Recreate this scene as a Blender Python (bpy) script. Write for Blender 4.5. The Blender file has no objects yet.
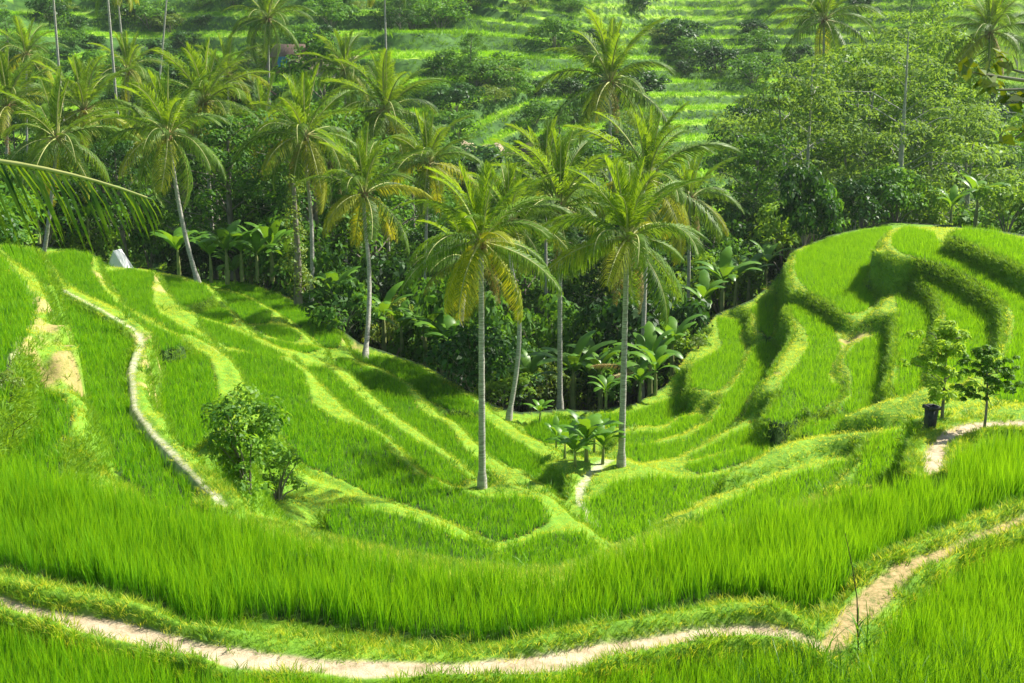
import bpy, math, random
import numpy as np
from mathutils import Vector, Matrix, Euler

scene = bpy.context.scene
COL = scene.collection
R = math.radians
rng = np.random.default_rng(7)
random.seed(11)

# ------------------------------------------------------------------ camera model
F = 1236.0
PITCH = R(12.83)
CAMZ = 30.0
CP, SP = math.cos(PITCH), math.sin(PITCH)

def ray(px, py):
    x = (px - 512.0) / F
    v = (341.5 - py) / F
    return (x, CP + v * SP, -SP + v * CP)

def at_e(px, py, e):
    """ground point seen at a pixel of the photo, for ground e metres above the lens height"""
    d = ray(px, py)
    k = e / d[2]
    return (d[0] * k, d[1] * k)

def at_d(px, dist):
    """plan point at a forward distance in the column px (taken at mid height)"""
    return ((px - 512.0) / F * dist * 1.0, dist * 0.99)

def project(x, y, z):
    z = z - CAMZ
    f = y * CP - z * SP
    u = y * SP + z * CP
    return 512 + F * x / f, 341.5 - F * u / f

# ------------------------------------------------------------------ numpy noise
_tab = np.random.default_rng(3).random((256, 256))
def vnoise(x, y, s=1.0, o=0):
    x = np.asarray(x, float) / s + 37.3 * o + 1000
    y = np.asarray(y, float) / s + 91.7 * o + 1000
    xi = np.floor(x).astype(int); yi = np.floor(y).astype(int)
    fx = x - xi; fy = y - yi
    fx = fx * fx * (3 - 2 * fx); fy = fy * fy * (3 - 2 * fy)
    g = lambda a, b: _tab[a & 255, b & 255]
    return (g(xi, yi) * (1 - fx) + g(xi + 1, yi) * fx) * (1 - fy) + (g(xi, yi + 1) * (1 - fx) + g(xi + 1, yi + 1) * fx) * fy - 0.5

def sst(a, b, x):
    t = np.clip((x - a) / (b - a), 0, 1)
    return t * t * (3 - 2 * t)

# ------------------------------------------------------------------ paddies (photo outline, level)
PAD = {}   # name -> (level, [(px,py)...], rice height)
def pad(n, e, pts, h=0.36): PAD[n] = (e, pts, h)

pad('L0', -6.8, [(-120,240),(-40,240),(0,258),(12,275),(25,292),(27,312),(15,335),(5,352),(0,385),(-40,420),(-120,430)])
pad('L0b', -7.6, [(5,243),(28,248),(38,262),(43,280),(35,272),(20,258)])
pad('L1', -7.8, [(10,388),(30,384),(50,392),(62,402),(62,412),(48,440),(50,465),(0,470),(-60,470),(-90,400)])
pad('L2', -9.0, [(57,292),(75,303),(98,315),(116,328),(126,342),(128,355),(124,368),(126,385),(127,400),(129,410),(146,437),(166,458),(186,477),(204,497),(175,500),(160,487),(140,472),(125,462),(117,435),(100,417),(85,400),(85,375),(85,345),(77,322),(65,308)])
pad('L3', -9.8, [(52,253),(65,250),(88,253),(86,268),(95,283),(108,300),(130,315),(150,325),(170,333),(178,342),(165,344),(152,333),(137,318),(120,308),(97,298),(75,288),(62,280),(55,268)])
pad('L4', -11.0, [(110,270),(130,268),(148,271),(147,288),(148,300),(155,312),(170,322),(190,333),(210,345),(200,346),(180,336),(165,326),(148,315),(130,308),(120,300),(122,288),(115,278)])
pad('L5', -10.3, [(160,350),(175,347),(190,348),(203,356),(208,372),(210,390),(218,405),(220,425),(205,440),(190,452),(178,450),(170,440),(168,425),(168,410),(165,398),(167,385),(169,370),(163,358)])
pad('L6', -13.2, [(163,275),(185,280),(200,283),(208,293),(203,297),(185,303),(172,297),(167,285)])
pad('L7', -13.8, [(190,309),(207,302),(223,309),(230,318),(226,323),(210,317),(195,312)])
pad('L8', -13.2, [(172,312),(195,317),(220,324),(245,336),(265,346),(283,354),(280,360),(255,352),(235,346),(215,338),(195,326)])
pad('L9', -12.4, [(231,350),(262,352),(287,362),(298,371),(302,386),(306,401),(328,416),(354,424),(376,434),(384,449),(399,462),(414,474),(439,484),(475,494),(512,495),(530,496),(537,504),(540,515),(525,525),(500,532),(470,520),(445,510),(420,500),(396,494),(375,488),(355,478),(330,466),(313,460),(300,447),(290,430),(280,415),(262,400),(250,385),(240,365)])
pad('L10', -11.6, [(335,503),(356,504),(396,513),(430,524),(465,537),(484,545),(470,550),(430,551),(400,548),(370,540),(345,528),(336,517)])
pad('L11', -12.2, [(487,560),(520,541),(545,534),(565,529),(580,533),(590,545),(592,552),(560,562),(520,566)])
pad('L12', -13.9, [(312,364),(328,369),(346,387),(364,404),(388,422),(412,439),(438,454),(459,471),(470,481),(462,484),(446,480),(426,472),(411,459),(396,442),(381,427),(361,417),(343,404),(332,393),(322,380)])
pad('L13', -15.3, [(340,357),(375,370),(400,382),(408,395),(420,412),(440,421),(450,432),(460,448),(478,462),(495,475),(499,483),(487,483),(472,470),(452,454),(432,440),(408,421),(388,404),(374,391),(361,378),(342,367)])
pad('L14', -16.3, [(450,413),(468,415),(485,420),(500,433),(518,442),(530,452),(550,465),(572,477),(583,484),(577,492),(565,498),(555,491),(545,483),(530,476),(515,463),(495,451),(480,437),(462,424)])
pad('L15', -16.0, [(345,349),(370,354),(395,359),(410,362),(425,372),(445,387),(470,399),(480,409),(455,406),(438,400),(418,388),(405,375),(380,366)])
pad('L16', -14.4, [(212,290),(232,292),(250,300),(268,310),(266,320),(250,321),(240,310)])
pad('L17', -15.0, [(206,281),(225,282),(250,285),(275,294),(300,307),(325,320),(338,332),(335,345),(325,344),(316,334),(303,323),(288,314),(272,305),(255,295),(235,288)])
pad('L18', -14.4, [(258,325),(275,324),(290,329),(298,335),(293,339),(275,335)])
pad('L19', -14.2, [(257,335),(272,339),(297,343),(317,347),(300,350),(280,346)])
pad('C1', -17.5, [(528,429),(538,418),(562,415),(577,421),(581,428),(573,437),(557,441),(541,436)])
pad('R1', -17.0, [(592,418),(605,412),(635,411),(665,401),(690,392),(708,393),(710,398),(697,404),(682,411),(670,422),(655,425),(635,422),(620,424),(602,423)])
pad('R2', -16.2, [(625,433),(640,431),(658,431),(673,428),(685,416),(705,414),(708,417),(698,424),(683,432),(663,437),(640,440),(625,440)])
pad('R3', -15.2, [(628,445),(665,442),(690,437),(707,427),(720,417),(727,404),(730,394),(742,381),(750,366),(757,348),(765,341),(774,348),(774,362),(763,375),(748,387),(740,400),(737,410),(725,422),(719,432),(702,442),(683,454),(663,458),(640,461),(630,458)])
pad('R4', -15.6, [(720,317),(739,320),(741,326),(736,334),(741,345),(738,361),(730,374),(716,388),(695,384),(697,373),(698,362),(717,352),(726,345),(724,335)])
pad('R5', -14.8, [(755,308),(765,298),(772,294),(771,315),(769,333),(763,328),(760,315)])
pad('R6', -13.0, [(793,304),(815,307),(829,314),(830,328),(836,345),(828,361),(822,372),(826,380),(836,385),(835,394),(823,401),(800,413),(780,418),(772,414),(784,397),(790,378),(802,362),(814,345),(812,328),(799,315)])
pad('R7', -12.6, [(868,337),(881,333),(882,355),(880,372),(873,390),(865,404),(855,410),(847,405),(857,395),(859,377),(857,366),(850,359),(853,350),(861,342)])
pad('R8', -11.6, [(900,293),(918,291),(930,301),(932,310),(928,322),(918,338),(914,355),(916,380),(913,392),(902,398),(901,385),(904,365),(905,335),(904,312)])
pad('R9', -12.2, [(800,252),(830,238),(863,229),(889,226),(886,238),(876,248),(868,260),(860,280),(868,294),(872,300),(858,309),(850,310),(836,301),(814,289),(802,277),(799,265)])
pad('R10', -10.8, [(918,269),(938,276),(958,286),(975,297),(988,311),(989,322),(983,335),(985,345),(978,370),(960,384),(947,384),(950,362),(954,345),(954,322),(950,302),(942,290),(925,279)])
pad('R11', -9.8, [(896,234),(908,226),(930,231),(940,248),(958,256),(983,271),(1003,284),(1024,299),(1070,325),(1090,400),(1024,402),(1003,396),(1005,378),(1012,352),(1020,332),(1022,314),(1014,301),(995,286),(975,273),(950,262),(920,254),(905,250),(896,243)])
pad('R12', -8.8, [(955,233),(968,227),(993,230),(1024,238),(1090,255),(1090,290),(1024,260),(1005,252),(983,243),(968,237)])
pad('R13', -13.6, [(586,512),(590,503),(602,494),(618,483),(632,478),(665,476),(691,478),(724,473),(756,466),(775,460),(800,453),(830,446),(865,434),(851,450),(814,459),(781,468),(755,478),(735,486),(720,491),(705,497),(690,507),(670,514),(645,524),(630,533),(610,537),(598,528)])
pad('R14', -13.9, [(690,463),(705,459),(725,452),(746,446),(770,438),(797,430),(815,430),(816,434),(797,438),(770,446),(750,454),(722,462),(700,467)])
pad('R15', -14.3, [(693,455),(706,448),(720,441),(735,433),(755,424),(769,421),(792,423),(795,427),(783,432),(762,438),(745,443),(722,448),(703,455)])
pad('R16', -12.6, [(807,428),(817,421),(837,417),(865,414),(898,415),(920,417),(920,421),(900,424),(884,427),(860,428),(835,431),(817,433)])
pad('R17', -11.5, [(690,524),(720,507),(740,497),(767,485),(795,474),(825,466),(848,460),(844,471),(832,484),(810,498),(785,508),(750,520),(720,530),(690,540)])
pad('R18', -10.5, [(880,438),(898,429),(918,427),(912,442),(905,458),(891,472),(884,483),(870,482),(860,478),(871,458)])
# the big near paddy: far edge traced along the tips of the rice, near edge along its foot
H1 = 0.5
_n1_far = [(-220,440),(-100,448),(0,458),(50,470),(110,482),(160,493),(230,507),(270,517),(330,530),(400,547),(460,557),(520,562),(560,562),(600,550),(640,533),(700,512),(760,502),(800,493),(850,484),(905,474),(926,470)]
_n1_path = [(938,484),(948,474),(953,455),(965,442),(985,434),(1024,432),(1150,428),(1250,428)]
_n1_near = [(1250,470),(1100,492),(1024,503),(992,514),(962,525),(926,540),(896,553),(872,566),(850,583),(838,598),(822,614),(806,617),(792,612),(770,604),(722,598),(690,606),(662,613),(620,624),(562,637),(512,640),(450,643),(350,631),(300,622),(250,618),(222,630),(200,634),(186,622),(170,610),(135,598),(100,590),(60,583),(35,577),(0,566),(-100,545),(-260,520)]
# the strip below the lower path and the right corner
H0 = 0.42
_n0 = [(-200,603),(-60,630),(0,648),(30,656),(60,662),(100,670),(200,692),(300,704),(400,709),(470,709),(520,702),(600,690),(680,678),(740,672),(790,676),(826,694),(856,700),(872,668),(890,645),(915,620),(945,595),(975,578),(1024,560),(1100,540),(1300,520)]

POLYS = []   # dicts: name, z, pts (N,2), h
def _area(p):
    x, y = p[:, 0], p[:, 1]
    return 0.5 * np.sum(x * np.roll(y, -1) - np.roll(x, -1) * y)
for n, (e, pts, h) in PAD.items():
    P = np.array([at_e(x, y, e + 0.2) for x, y in pts])
    POLYS.append(dict(name=n, z=e, pts=P, h=h))
E1, E0 = -7.05, -7.1
P1 = [at_e(x, y, E1 + H1 * 0.9) for x, y in _n1_far + _n1_path] + [at_e(x, y, E1) for x, y in _n1_near]
POLYS.append(dict(name='N1', z=E1, pts=np.array(P1), h=H1))
P0 = [at_e(x, y, E0) for x, y in _n0] + [(16, 9.5), (8, 9.2), (0, 9.0), (-8, 9.2), (-14, 9.5)]
POLYS.append(dict(name='N0', z=E0, pts=np.array(P0), h=H0))

# ------------------------------------------------------------------ footpaths (centre line in the photo, level, half width in m)
PATHS = [
    dict(name='low', e=-6.88, hw=0.215, col=0, pts=[(-200,560),(-60,588),(0,602),(30,611),(60,618),(100,624),(130,631),(165,640),(200,650),(250,657),(300,662),(350,666),(400,667),(470,668),(520,664),(560,658),(600,650),(640,644),(690,636),(740,630),(780,632),(808,640),(826,650)]),
    dict(name='right', e=-6.88, hw=0.2, col=1, pts=[(826,650),(842,630),(858,612),(876,594),(893,577),(908,568),(930,558),(960,546),(990,534),(1024,521),(1100,495),(1250,455)]),
    dict(name='upper', e=-7.3, hw=0.22, col=0, pts=[(935,476),(934,460),(939,445),(949,435),(964,428),(984,424),(1024,422),(1100,420)]),
    dict(name='left', e=-8.8, hw=0.11, col=2, pts=[(28,250),(38,262),(47,275),(53,286),(75,297),(100,310),(122,322),(139,334),(143,345),(136,358),(131,372),(132,395),(134,412),(151,434),(169,453),(188,472),(207,491),(224,505)]),
    dict(name='brow', e=-6.75, hw=0.05, col=2, pts=[(-5,252),(10,266),(24,285),(33,300),(30,318),(20,338),(9,360),(8,380)]),
    dict(name='centre', e=-14.2, hw=0.14, col=2, pts=[(612,476),(600,484),(588,494),(580,506),(579,520),(588,532),(597,545)]),
]
for p in PATHS:
    p['w'] = np.array([at_e(x, y, p['e']) for x, y in p['pts']])

# levels that steer the ground between and beyond the paddies: (px, py, e) seen, or plan points
PINS = [at_e(x, y, e) + (e,) for x, y, e in [
    (585,455,-17.3),(600,462,-17.2),(620,467,-16.3),(560,448,-17.3),(482,489,-13.6),(515,428,-17.2),(505,418,-17.3),
    (300,500,-12.2),(262,500,-11.6),(235,470,-11.2),(930,440,-7.9),(1000,412,-8.6),(960,402,-9.0),(940,415,-8.7),
    (55,425,-8.2),(100,470,-8.3),(60,350,-7.1),(50,330,-6.9),(45,390,-7.4),(0,395,-7.2),
    (893,232,-9.9),(874,250,-9.95),(790,262,-12.4),(780,290,-14.6),(700,330,-17.2),(665,375,-17.8),(640,395,-17.6),(720,300,-17.4),(750,280,-17.0)]]
PINS += [(x, y, e) for x, y, e in [
    (-60,40,-6),(-45,30,-6),(-40,52,-8),(-55,62,-12),(-26,68,-14),(-36,75,-17),(-20,84,-18.5),(-60,85,-18),(-6,82,-20),(4,74,-19.5),(-12,80,-20),(10,78,-20.5),
    (14,92,-22),(24,104,-21),(35,112,-20),(48,100,-17),(60,85,-13),(42,74,-9.5),(34,76,-10.5),(60,60,-8),(50,45,-8),(-30,20,-6.5),(30,20,-7),(30,30,-8.3),(60,30,-7),
    (-30,96,-22),(0,96,-24),(-60,100,-20),(60,105,-18)]]

def in_poly(P, x, y):
    c = np.zeros(x.shape, bool)
    n = len(P)
    for i in range(n):
        x0, y0 = P[i]; x1, y1 = P[(i + 1) % n]
        if y0 == y1: continue
        m = (y0 > y) != (y1 > y)
        c ^= m & (x < (x1 - x0) * (y - y0) / (y1 - y0) + x0)
    return c

def seg_dist(P, x, y, closed=True):
    best = np.full(x.shape, 1e9)
    n = len(P)
    for i in range(n if closed else n - 1):
        x0, y0 = P[i]; x1, y1 = P[(i + 1) % n]
        dx, dy = x1 - x0, y1 - y0
        L = dx * dx + dy * dy + 1e-9
        t = np.clip(((x - x0) * dx + (y - y0) * dy) / L, 0, 1)
        d = (x - x0 - t * dx) ** 2 + (y - y0 - t * dy) ** 2
        np.minimum(best, d, out=best)
    return np.sqrt(best)

def near_field(x, y):
    """height (camera relative), distance to the nearest paddy, id of the paddy underfoot, distance to paths"""
    num = np.zeros(x.shape); den = np.zeros(x.shape)
    d1 = np.full(x.shape, 1e9); pid = np.full(x.shape, -1)
    zin = np.full(x.shape, -1e9)
    dp = np.full(x.shape, 1e9); pc = np.zeros(x.shape)
    pz = np.zeros(x.shape)
    for p in PATHS:
        d = seg_dist(p['w'], x, y, False)
        wob = vnoise(x, y, 0.5, 5) * 0.08 + vnoise(x, y, 1.7, 6) * 0.08
        dd = d - p['hw'] + wob * (1 if p['hw'] > .13 else .5)
        m = dd < dp
        dp = np.where(m, dd, dp); pc = np.where(m, p['col'], pc); pz = np.where(m, p['e'], pz)
        if p['name'] != 'brow' and p['name'] != 'centre':
            w = math.exp(0.45 * p['e']) / (np.maximum(d - p['hw'] * 0.8, 0) + 0.05) ** 4.6 * 1.3
            num += w * p['e']; den += w
    for k, p in enumerate(POLYS):
        d = seg_dist(p['pts'], x, y)
        ins = in_poly(p['pts'], x, y)
        if p['name'][0] != 'N': ins |= (d < .24) & (dp > .12)
        better = ins & (p['z'] > zin)
        zin = np.where(better, p['z'], zin); pid = np.where(better, k, pid)
        d = np.where(ins, 0, d)
        d1 = np.minimum(d1, d)
        w = math.exp(0.45 * p['z']) / (d + 0.03) ** 4.6
        num += w * p['z']; den += w
    for (px, py, e) in PINS:
        d = np.hypot(x - px, y - py)
        w = math.exp(0.45 * e) / (np.maximum(d - 0.3, 0) + 0.08) ** 4.2
        num += w * e; den += w
    z = num / den
    z = np.where(pid >= 0, zin, z)
    gap = pid < 0
    lip = .6 * sst(0.0, 0.15, d1) * (1 - sst(0.25, 0.6, d1))
    bumps = vnoise(x, y, 0.45, 1) * 0.045 + vnoise(x, y, 1.3, 2) * 0.08 + vnoise(x, y, 4, 3) * 0.12
    nb = sst(0.0, 0.5, d1) * np.clip(y / 20, .4, 1)
    onpath = 1 - sst(-0.02, 0.16, dp)
    near = 1 - sst(20, 24, np.hypot(x, y))
    # turf hedge on the bund between the lower path and the big paddy
    hedge = near * sst(0.02, 0.10, dp) * (1 - sst(0.28, 0.42, dp)) * 0.13 * sst(-0.22, 0.05, vnoise(x, y, 1.6, 8))
    z = np.where(gap, z + (lip * 0.13 * (1 - near) + bumps * nb * (1 - onpath * .8) + hedge * sst(0, .15, d1)), z)
    z = z - onpath * 0.035
    # the bank falls away at once behind the big paddy, and the ground drops into the wood behind the last bunds
    for it in range(4):
        px, py = project(x, y, z + CAMZ)
        yb = np.interp(px, BANK_X, BANK_Y); db = np.interp(px, BANK_X, BANK_D)
        los = -y * np.tan(PITCH + np.arctan((yb - 341.5) / F))
        m = gap & (y > np.interp(px, BANK_X, BANK_N) + .05) & (y < db + 1.5)
        cut = np.minimum(z, los - 0.2 - 0.45 * (1 - sst(0, 8, y - np.interp(px, BANK_X, BANK_N))))
        wf = (1 - sst(db - 5, db + 1.5, y)) * (m & (np.abs(dp) > .3))
        z = z * (1 - wf) + cut * wf
        px, py = project(x, y, z + CAMZ)
        yj = np.interp(px, WOOD_X, WOOD_Y)
        los = -y * np.tan(PITCH + np.arctan((yj - 341.5) / F))
        z = np.where(gap & (y > 36), np.minimum(z, los + bumps * .6), z)
    px, py = project(x, y, z + CAMZ)
    wood = sst(-2, 4, np.interp(px, WOOD_X, WOOD_Y) + 1.0 - py) * (y > 36) * gap
    return z, d1, pid, dp, pc, wood
_b = [(-150,445,22,24),(0,458,22,24.5),(50,470,21.5,24.5),(110,482,20.5,25.5),(160,493,19.8,26),(208,500,19.2,26.5),(230,507,19,28),(270,517,18.6,30),(336,530,18,32),(400,547,17.3,28),(484,560,16.8,28.5),(560,562,16.8,29.5),(590,552,17,31),(640,535,17.8,34),(690,514,18.8,29.6),(760,502,19.3,29),(800,495,19.7,29),(850,484,20.2,29.5),(884,478,20.6,29),(925,470,21.2,24)]
BANK_X, BANK_Y, BANK_N, BANK_D = [np.array(v, float) for v in zip(*_b)]
_f = np.array([(x, y, at_e(x, y, E1 + H1 * .9)[1]) for x, y in _n1_far]); BANK_N = np.interp(BANK_X, _f[:, 0], _f[:, 2]); BANK_Y = np.interp(BANK_X, _f[:, 0], _f[:, 1])
_w = [(-400,243),(0,242),(50,246),(90,251),(110,265),(150,268),(200,278),(250,281),(300,302),(340,329),(360,344),(400,357),(430,367),(470,391),(490,404),(520,413),(560,410),(590,411),(635,404),(665,386),(690,350),(715,315),(752,300),(770,284),(795,249),(830,235),(893,221),(960,226),(1024,235),(1100,245),(1400,260)]
WOOD_X, WOOD_Y = [np.array(v, float) for v in zip(*_w)]

def far_field(x, y):
    r = np.hypot(x, y)
    yy = y + vnoise(x, y, 60, 11) * 34 + vnoise(x, y, 26, 12) * 24 + vnoise(x, y, 11, 18) * 3
    base = -26 + 0.285 * (yy - 122) + sst(215, 330, yy) * 14
    step = 1.9 + 2.1 * sst(-.02, .12, .055 - x / np.maximum(y, 1) + vnoise(x, y, 30, 20) * .12)
    q = base / step + vnoise(x, y, 34, 13) * 2.4 + vnoise(x, y, 9, 14) * 0.4
    fr = q - np.floor(q)
    k_ = .45 + .25 * sst(-.2, .2, vnoise(x, y, 40, 19)); prof = sst(k_, 0.95, fr)
    t = step * (np.floor(q) + .34 * np.clip(fr / k_, 0, 1) + .66 * prof)
    lip = 0.18 * np.exp(-((fr - 0.97) / 0.04) ** 2) + 0.18 * np.exp(-((fr) / 0.06) ** 2)
    bumps = vnoise(x, y, 1.5, 15) * 0.5 + vnoise(x, y, 5, 16) * 0.9
    rough = sst(0.02, 0.3, vnoise(x, y, 28, 17) + 0.10)
    flat = (1 - sst(k_ - .08, k_ + .02, fr))
    z = t + lip + bumps * (0.12 + 0.9 * prof * (1 - prof) * 4 * 0.5) * (1 - flat * 0.9)
    return z, flat, rough

# ------------------------------------------------------------------ one sheet of ground, finer near the lens
DT, DR = 0.0021, 0.0042
th = np.concatenate([-np.geomspace(math.pi, 0.56, 34)[:-1], np.arange(-0.56, 0.5601, DT), np.geomspace(0.56, math.pi, 34)[1:]])
lr = np.concatenate([np.log(np.array([0.5, 1, 2, 3.5, 5, 6.3, 7.4])), np.arange(math.log(8.2), math.log(330), DR), np.linspace(math.log(333), math.log(900), 40)])
rr = np.exp(lr)
TH, RR = np.meshgrid(th, rr)
X = RR * np.sin(TH); Y = RR * np.cos(TH)
Z = np.zeros_like(X); D1 = np.full_like(X, 50.0); PID = np.full(X.shape, -1.0); DP = np.full_like(X, 50.0); PC = np.zeros_like(X)
nf = (RR < 128) & (Y > 0)
z, d1, pid, dp, pc, wood = near_field(X[nf], Y[nf])
WOODF = np.zeros_like(X); WOODF[nf] = wood
Z[nf] = z; D1[nf] = d1; PID[nf] = pid; DP[nf] = dp; PC[nf] = pc
Zf, FLAT, ROUGH = far_field(X, Y)
bl = sst(100, 124, RR) * (Y > 0) + (Y <= 0) * 0
Z = np.where(Y > 0, Z * (1 - bl) + Zf * bl, 0)
# the slope the photographer stands on
up = 1 - sst(4.0, 9.0, RR)
Z = np.where(Y > 0, Z * (1 - up) + (-2.6) * up, 0)
back = -2.6 + 0.12 * np.clip(-Y, 0, 400) 
zr = -7.0 + 0.0 * X
Z = np.where(Y <= 0, np.minimum(back, -2.6 - 4.4 * sst(4, 20, RR) + 0.2 * np.clip(-Y - 5, 0, 500)), Z)
FLAT = FLAT * bl
# banks must not stand up in front of the paddies seen over them: cut them back until those lie open
_W, _Hh = 1024, 683
_gx, _gy = np.meshgrid(np.arange(_W) + .5, np.arange(_Hh) + .5)
SEEN = np.zeros((_Hh, _W))
_px, _py = project(X, Y, Z + CAMZ)
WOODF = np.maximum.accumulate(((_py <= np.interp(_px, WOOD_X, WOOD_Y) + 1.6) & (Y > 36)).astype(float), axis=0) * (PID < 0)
for _n, (_e, _pts, _h) in PAD.items():
    _m = in_poly(np.array(_pts, float), _gx, _gy)
    _v = (341.5 - _gy) / F; _dz = -SP + _v * CP; _dy = CP + _v * SP
    SEEN = np.where(_m & (SEEN == 0), (_e + .2) / _dz * _dy, SEEN)
_g = (PID < 0) & (RR < 100) & (RR > 17) & (Y > 0) & (np.abs(TH) < .5) & (DP > .25)
_Z0 = Z.copy(); _xg, _yg, _zg = X[_g], Y[_g], Z[_g].copy()
for _ in range(40):
    _px, _py = project(_xg, _yg, _zg + CAMZ + .10)
    _ok = (_px > 0) & (_px < _W) & (_py > 0) & (_py < _Hh)
    _s = np.where(_ok, SEEN[np.clip(_py, 0, _Hh - 1).astype(int), np.clip(_px, 0, _W - 1).astype(int)], 0)
    _b = (_s > _yg + .4)
    if not _b.any(): break
    _zg = _zg - _b * .08
Z[_g] = _zg
_D = _Z0 - Z
for _ in range(3):
    _D[1:-1, 1:-1] = (_D[:-2, 1:-1] + _D[2:, 1:-1] + _D[1:-1, :-2] + _D[1:-1, 2:] + 2 * _D[1:-1, 1:-1]) / 6
Z = np.where(_g, _Z0 - _D, _Z0)
LTH, LLR = th, lr

def ground_sample(x, y, field=None):
    """bilinear look-up on the sheet"""
    G = Z if field is None else field
    x = np.atleast_1d(np.asarray(x, float)); y = np.atleast_1d(np.asarray(y, float))
    t = np.arctan2(x, y); l = np.log(np.hypot(x, y))
    i = np.clip(np.searchsorted(LLR, l) - 1, 0, len(LLR) - 2); j = np.clip(np.searchsorted(LTH, t) - 1, 0, len(LTH) - 2)
    a = np.clip((l - LLR[i]) / (LLR[i + 1] - LLR[i]), 0, 1); b = np.clip((t - LTH[j]) / (LTH[j + 1] - LTH[j]), 0, 1)
    return (G[i, j] * (1 - a) + G[i + 1, j] * a) * (1 - b) + (G[i, j + 1] * (1 - a) + G[i + 1, j + 1] * a) * b
def gz(x, y): return float(ground_sample(x, y)[0]) + CAMZ

def foot_ray(px, py, d0=23.0, d1=125.0):
    """the ground point the pixel looks at"""
    v = ray(px, py); dd = np.arange(d0, d1, .05); k = dd / v[1]
    g = ground_sample(v[0] * k, dd); hit = np.nonzero(g > v[2] * k)[0]
    i = hit[0] if len(hit) else len(dd) - 1
    return Vector((v[0] * k[i], dd[i], g[i] + CAMZ))

# ------------------------------------------------------------------ mesh building
def make_mesh(name, verts, loops, starts, mats, mat_idx=None, smooth=False):
    me = bpy.data.meshes.new(name)
    verts = np.ascontiguousarray(verts, np.float32)
    me.vertices.add(len(verts)); me.vertices.foreach_set('co', verts.ravel())
    me.loops.add(len(loops)); me.loops.foreach_set('vertex_index', np.asarray(loops, np.int32))
    me.polygons.add(len(starts)); me.polygons.foreach_set('loop_start', np.asarray(starts, np.int32))
    for m in mats: me.materials.append(m)
    if mat_idx is not None: me.polygons.foreach_set('material_index', np.asarray(mat_idx, np.int32))
    if smooth: me.polygons.foreach_set('use_smooth', np.ones(len(starts), bool))
    me.update(calc_edges=True)
    return me

class MB:
    """collects faces, builds one mesh"""
    def __init__(s): s.v = []; s.l = []; s.c = []; s.m = []; s.n = 0
    def add(s, verts, faces, mat=0):
        verts = np.asarray(verts, float).reshape(-1, 3)
        faces = np.asarray(faces, int)
        s.v.append(verts); s.l.append((faces + s.n).ravel()); s.c.append(np.full(len(faces), faces.shape[1])); s.m.append(np.full(len(faces), mat)); s.n += len(verts)
    def mesh(s, name, mats, smooth=False):
        c = np.concatenate(s.c); st = np.concatenate([[0], np.cumsum(c)[:-1]])
        return make_mesh(name, np.concatenate(s.v), np.concatenate(s.l), st, mats if isinstance(mats, list) else [mats], np.concatenate(s.m), smooth)
    def tube(s, pts, rad, n=8, mat=0, cap=True):
        pts = [Vector(p) for p in pts]
        if not hasattr(rad, '__len__'): rad = [rad] * len(pts)
        vs = []
        for i, p in enumerate(pts):
            t = (pts[min(i + 1, len(pts) - 1)] - pts[max(i - 1, 0)]).normalized()
            a = t.cross(Vector((0.31, 0.95, 0.05))).normalized(); b = t.cross(a)
            for k in range(n):
                q = 2 * math.pi * k / n
                vs.append(p + (a * math.cos(q) + b * math.sin(q)) * rad[i])
        fs = [[i * n + k, i * n + (k + 1) % n, (i + 1) * n + (k + 1) % n, (i + 1) * n + k] for i in range(len(pts) - 1) for k in range(n)]
        s.add([tuple(v) for v in vs], fs, mat)
        if cap:
            m = len(pts)
            s.add([tuple(v) for v in vs[-n:]], [list(range(n))], mat)

def link(name, me, parent=None, loc=None, rot=None, scale=None):
    o = bpy.data.objects.new(name, me); COL.objects.link(o)
    if parent is not None: o.parent = parent
    if loc is not None: o.location = loc
    if rot is not None: o.rotation_euler = rot
    if scale is not None: o.scale = scale if hasattr(scale, '__len__') else (scale,) * 3
    return o
def tag(o, label=None, cat=None, group=None, kind=None):
    if label: o['label'] = label
    if cat: o['category'] = cat
    if group: o['group'] = group
    if kind: o['kind'] = kind
    return o

# ------------------------------------------------------------------ materials
def mat_new(name):
    m = bpy.data.materials.new(name); m.use_nodes = True
    nt = m.node_tree; nt.nodes.clear()
    return m, nt, nt.nodes, nt.links
def N(nt, t, **kw):
    n = nt.nodes.new(t)
    for k, v in kw.items(): setattr(n, k, v)
    return n
def ramp(nt, stops, interp='LINEAR'):
    r = N(nt, 'ShaderNodeValToRGB'); r.color_ramp.interpolation = interp
    e = r.color_ramp.elements
    while len(e) < len(stops): e.new(0.5)
    for i, (p, c) in enumerate(stops): e[i].position = p; e[i].color = (*c, 1)
    return r
def mixc(nt, fac, a, b, mode='MIX'):
    m = N(nt, 'ShaderNodeMix', data_type='RGBA', blend_type=mode)
    for sock, v in ((0, fac), (6, a), (7, b)):
        if isinstance(v, (int, float)): m.inputs[sock].default_value = v
        elif isinstance(v, tuple): m.inputs[sock].default_value = (*v, 1)
        else: nt.links.new(v, m.inputs[sock])
    return m.outputs[2]

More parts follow.
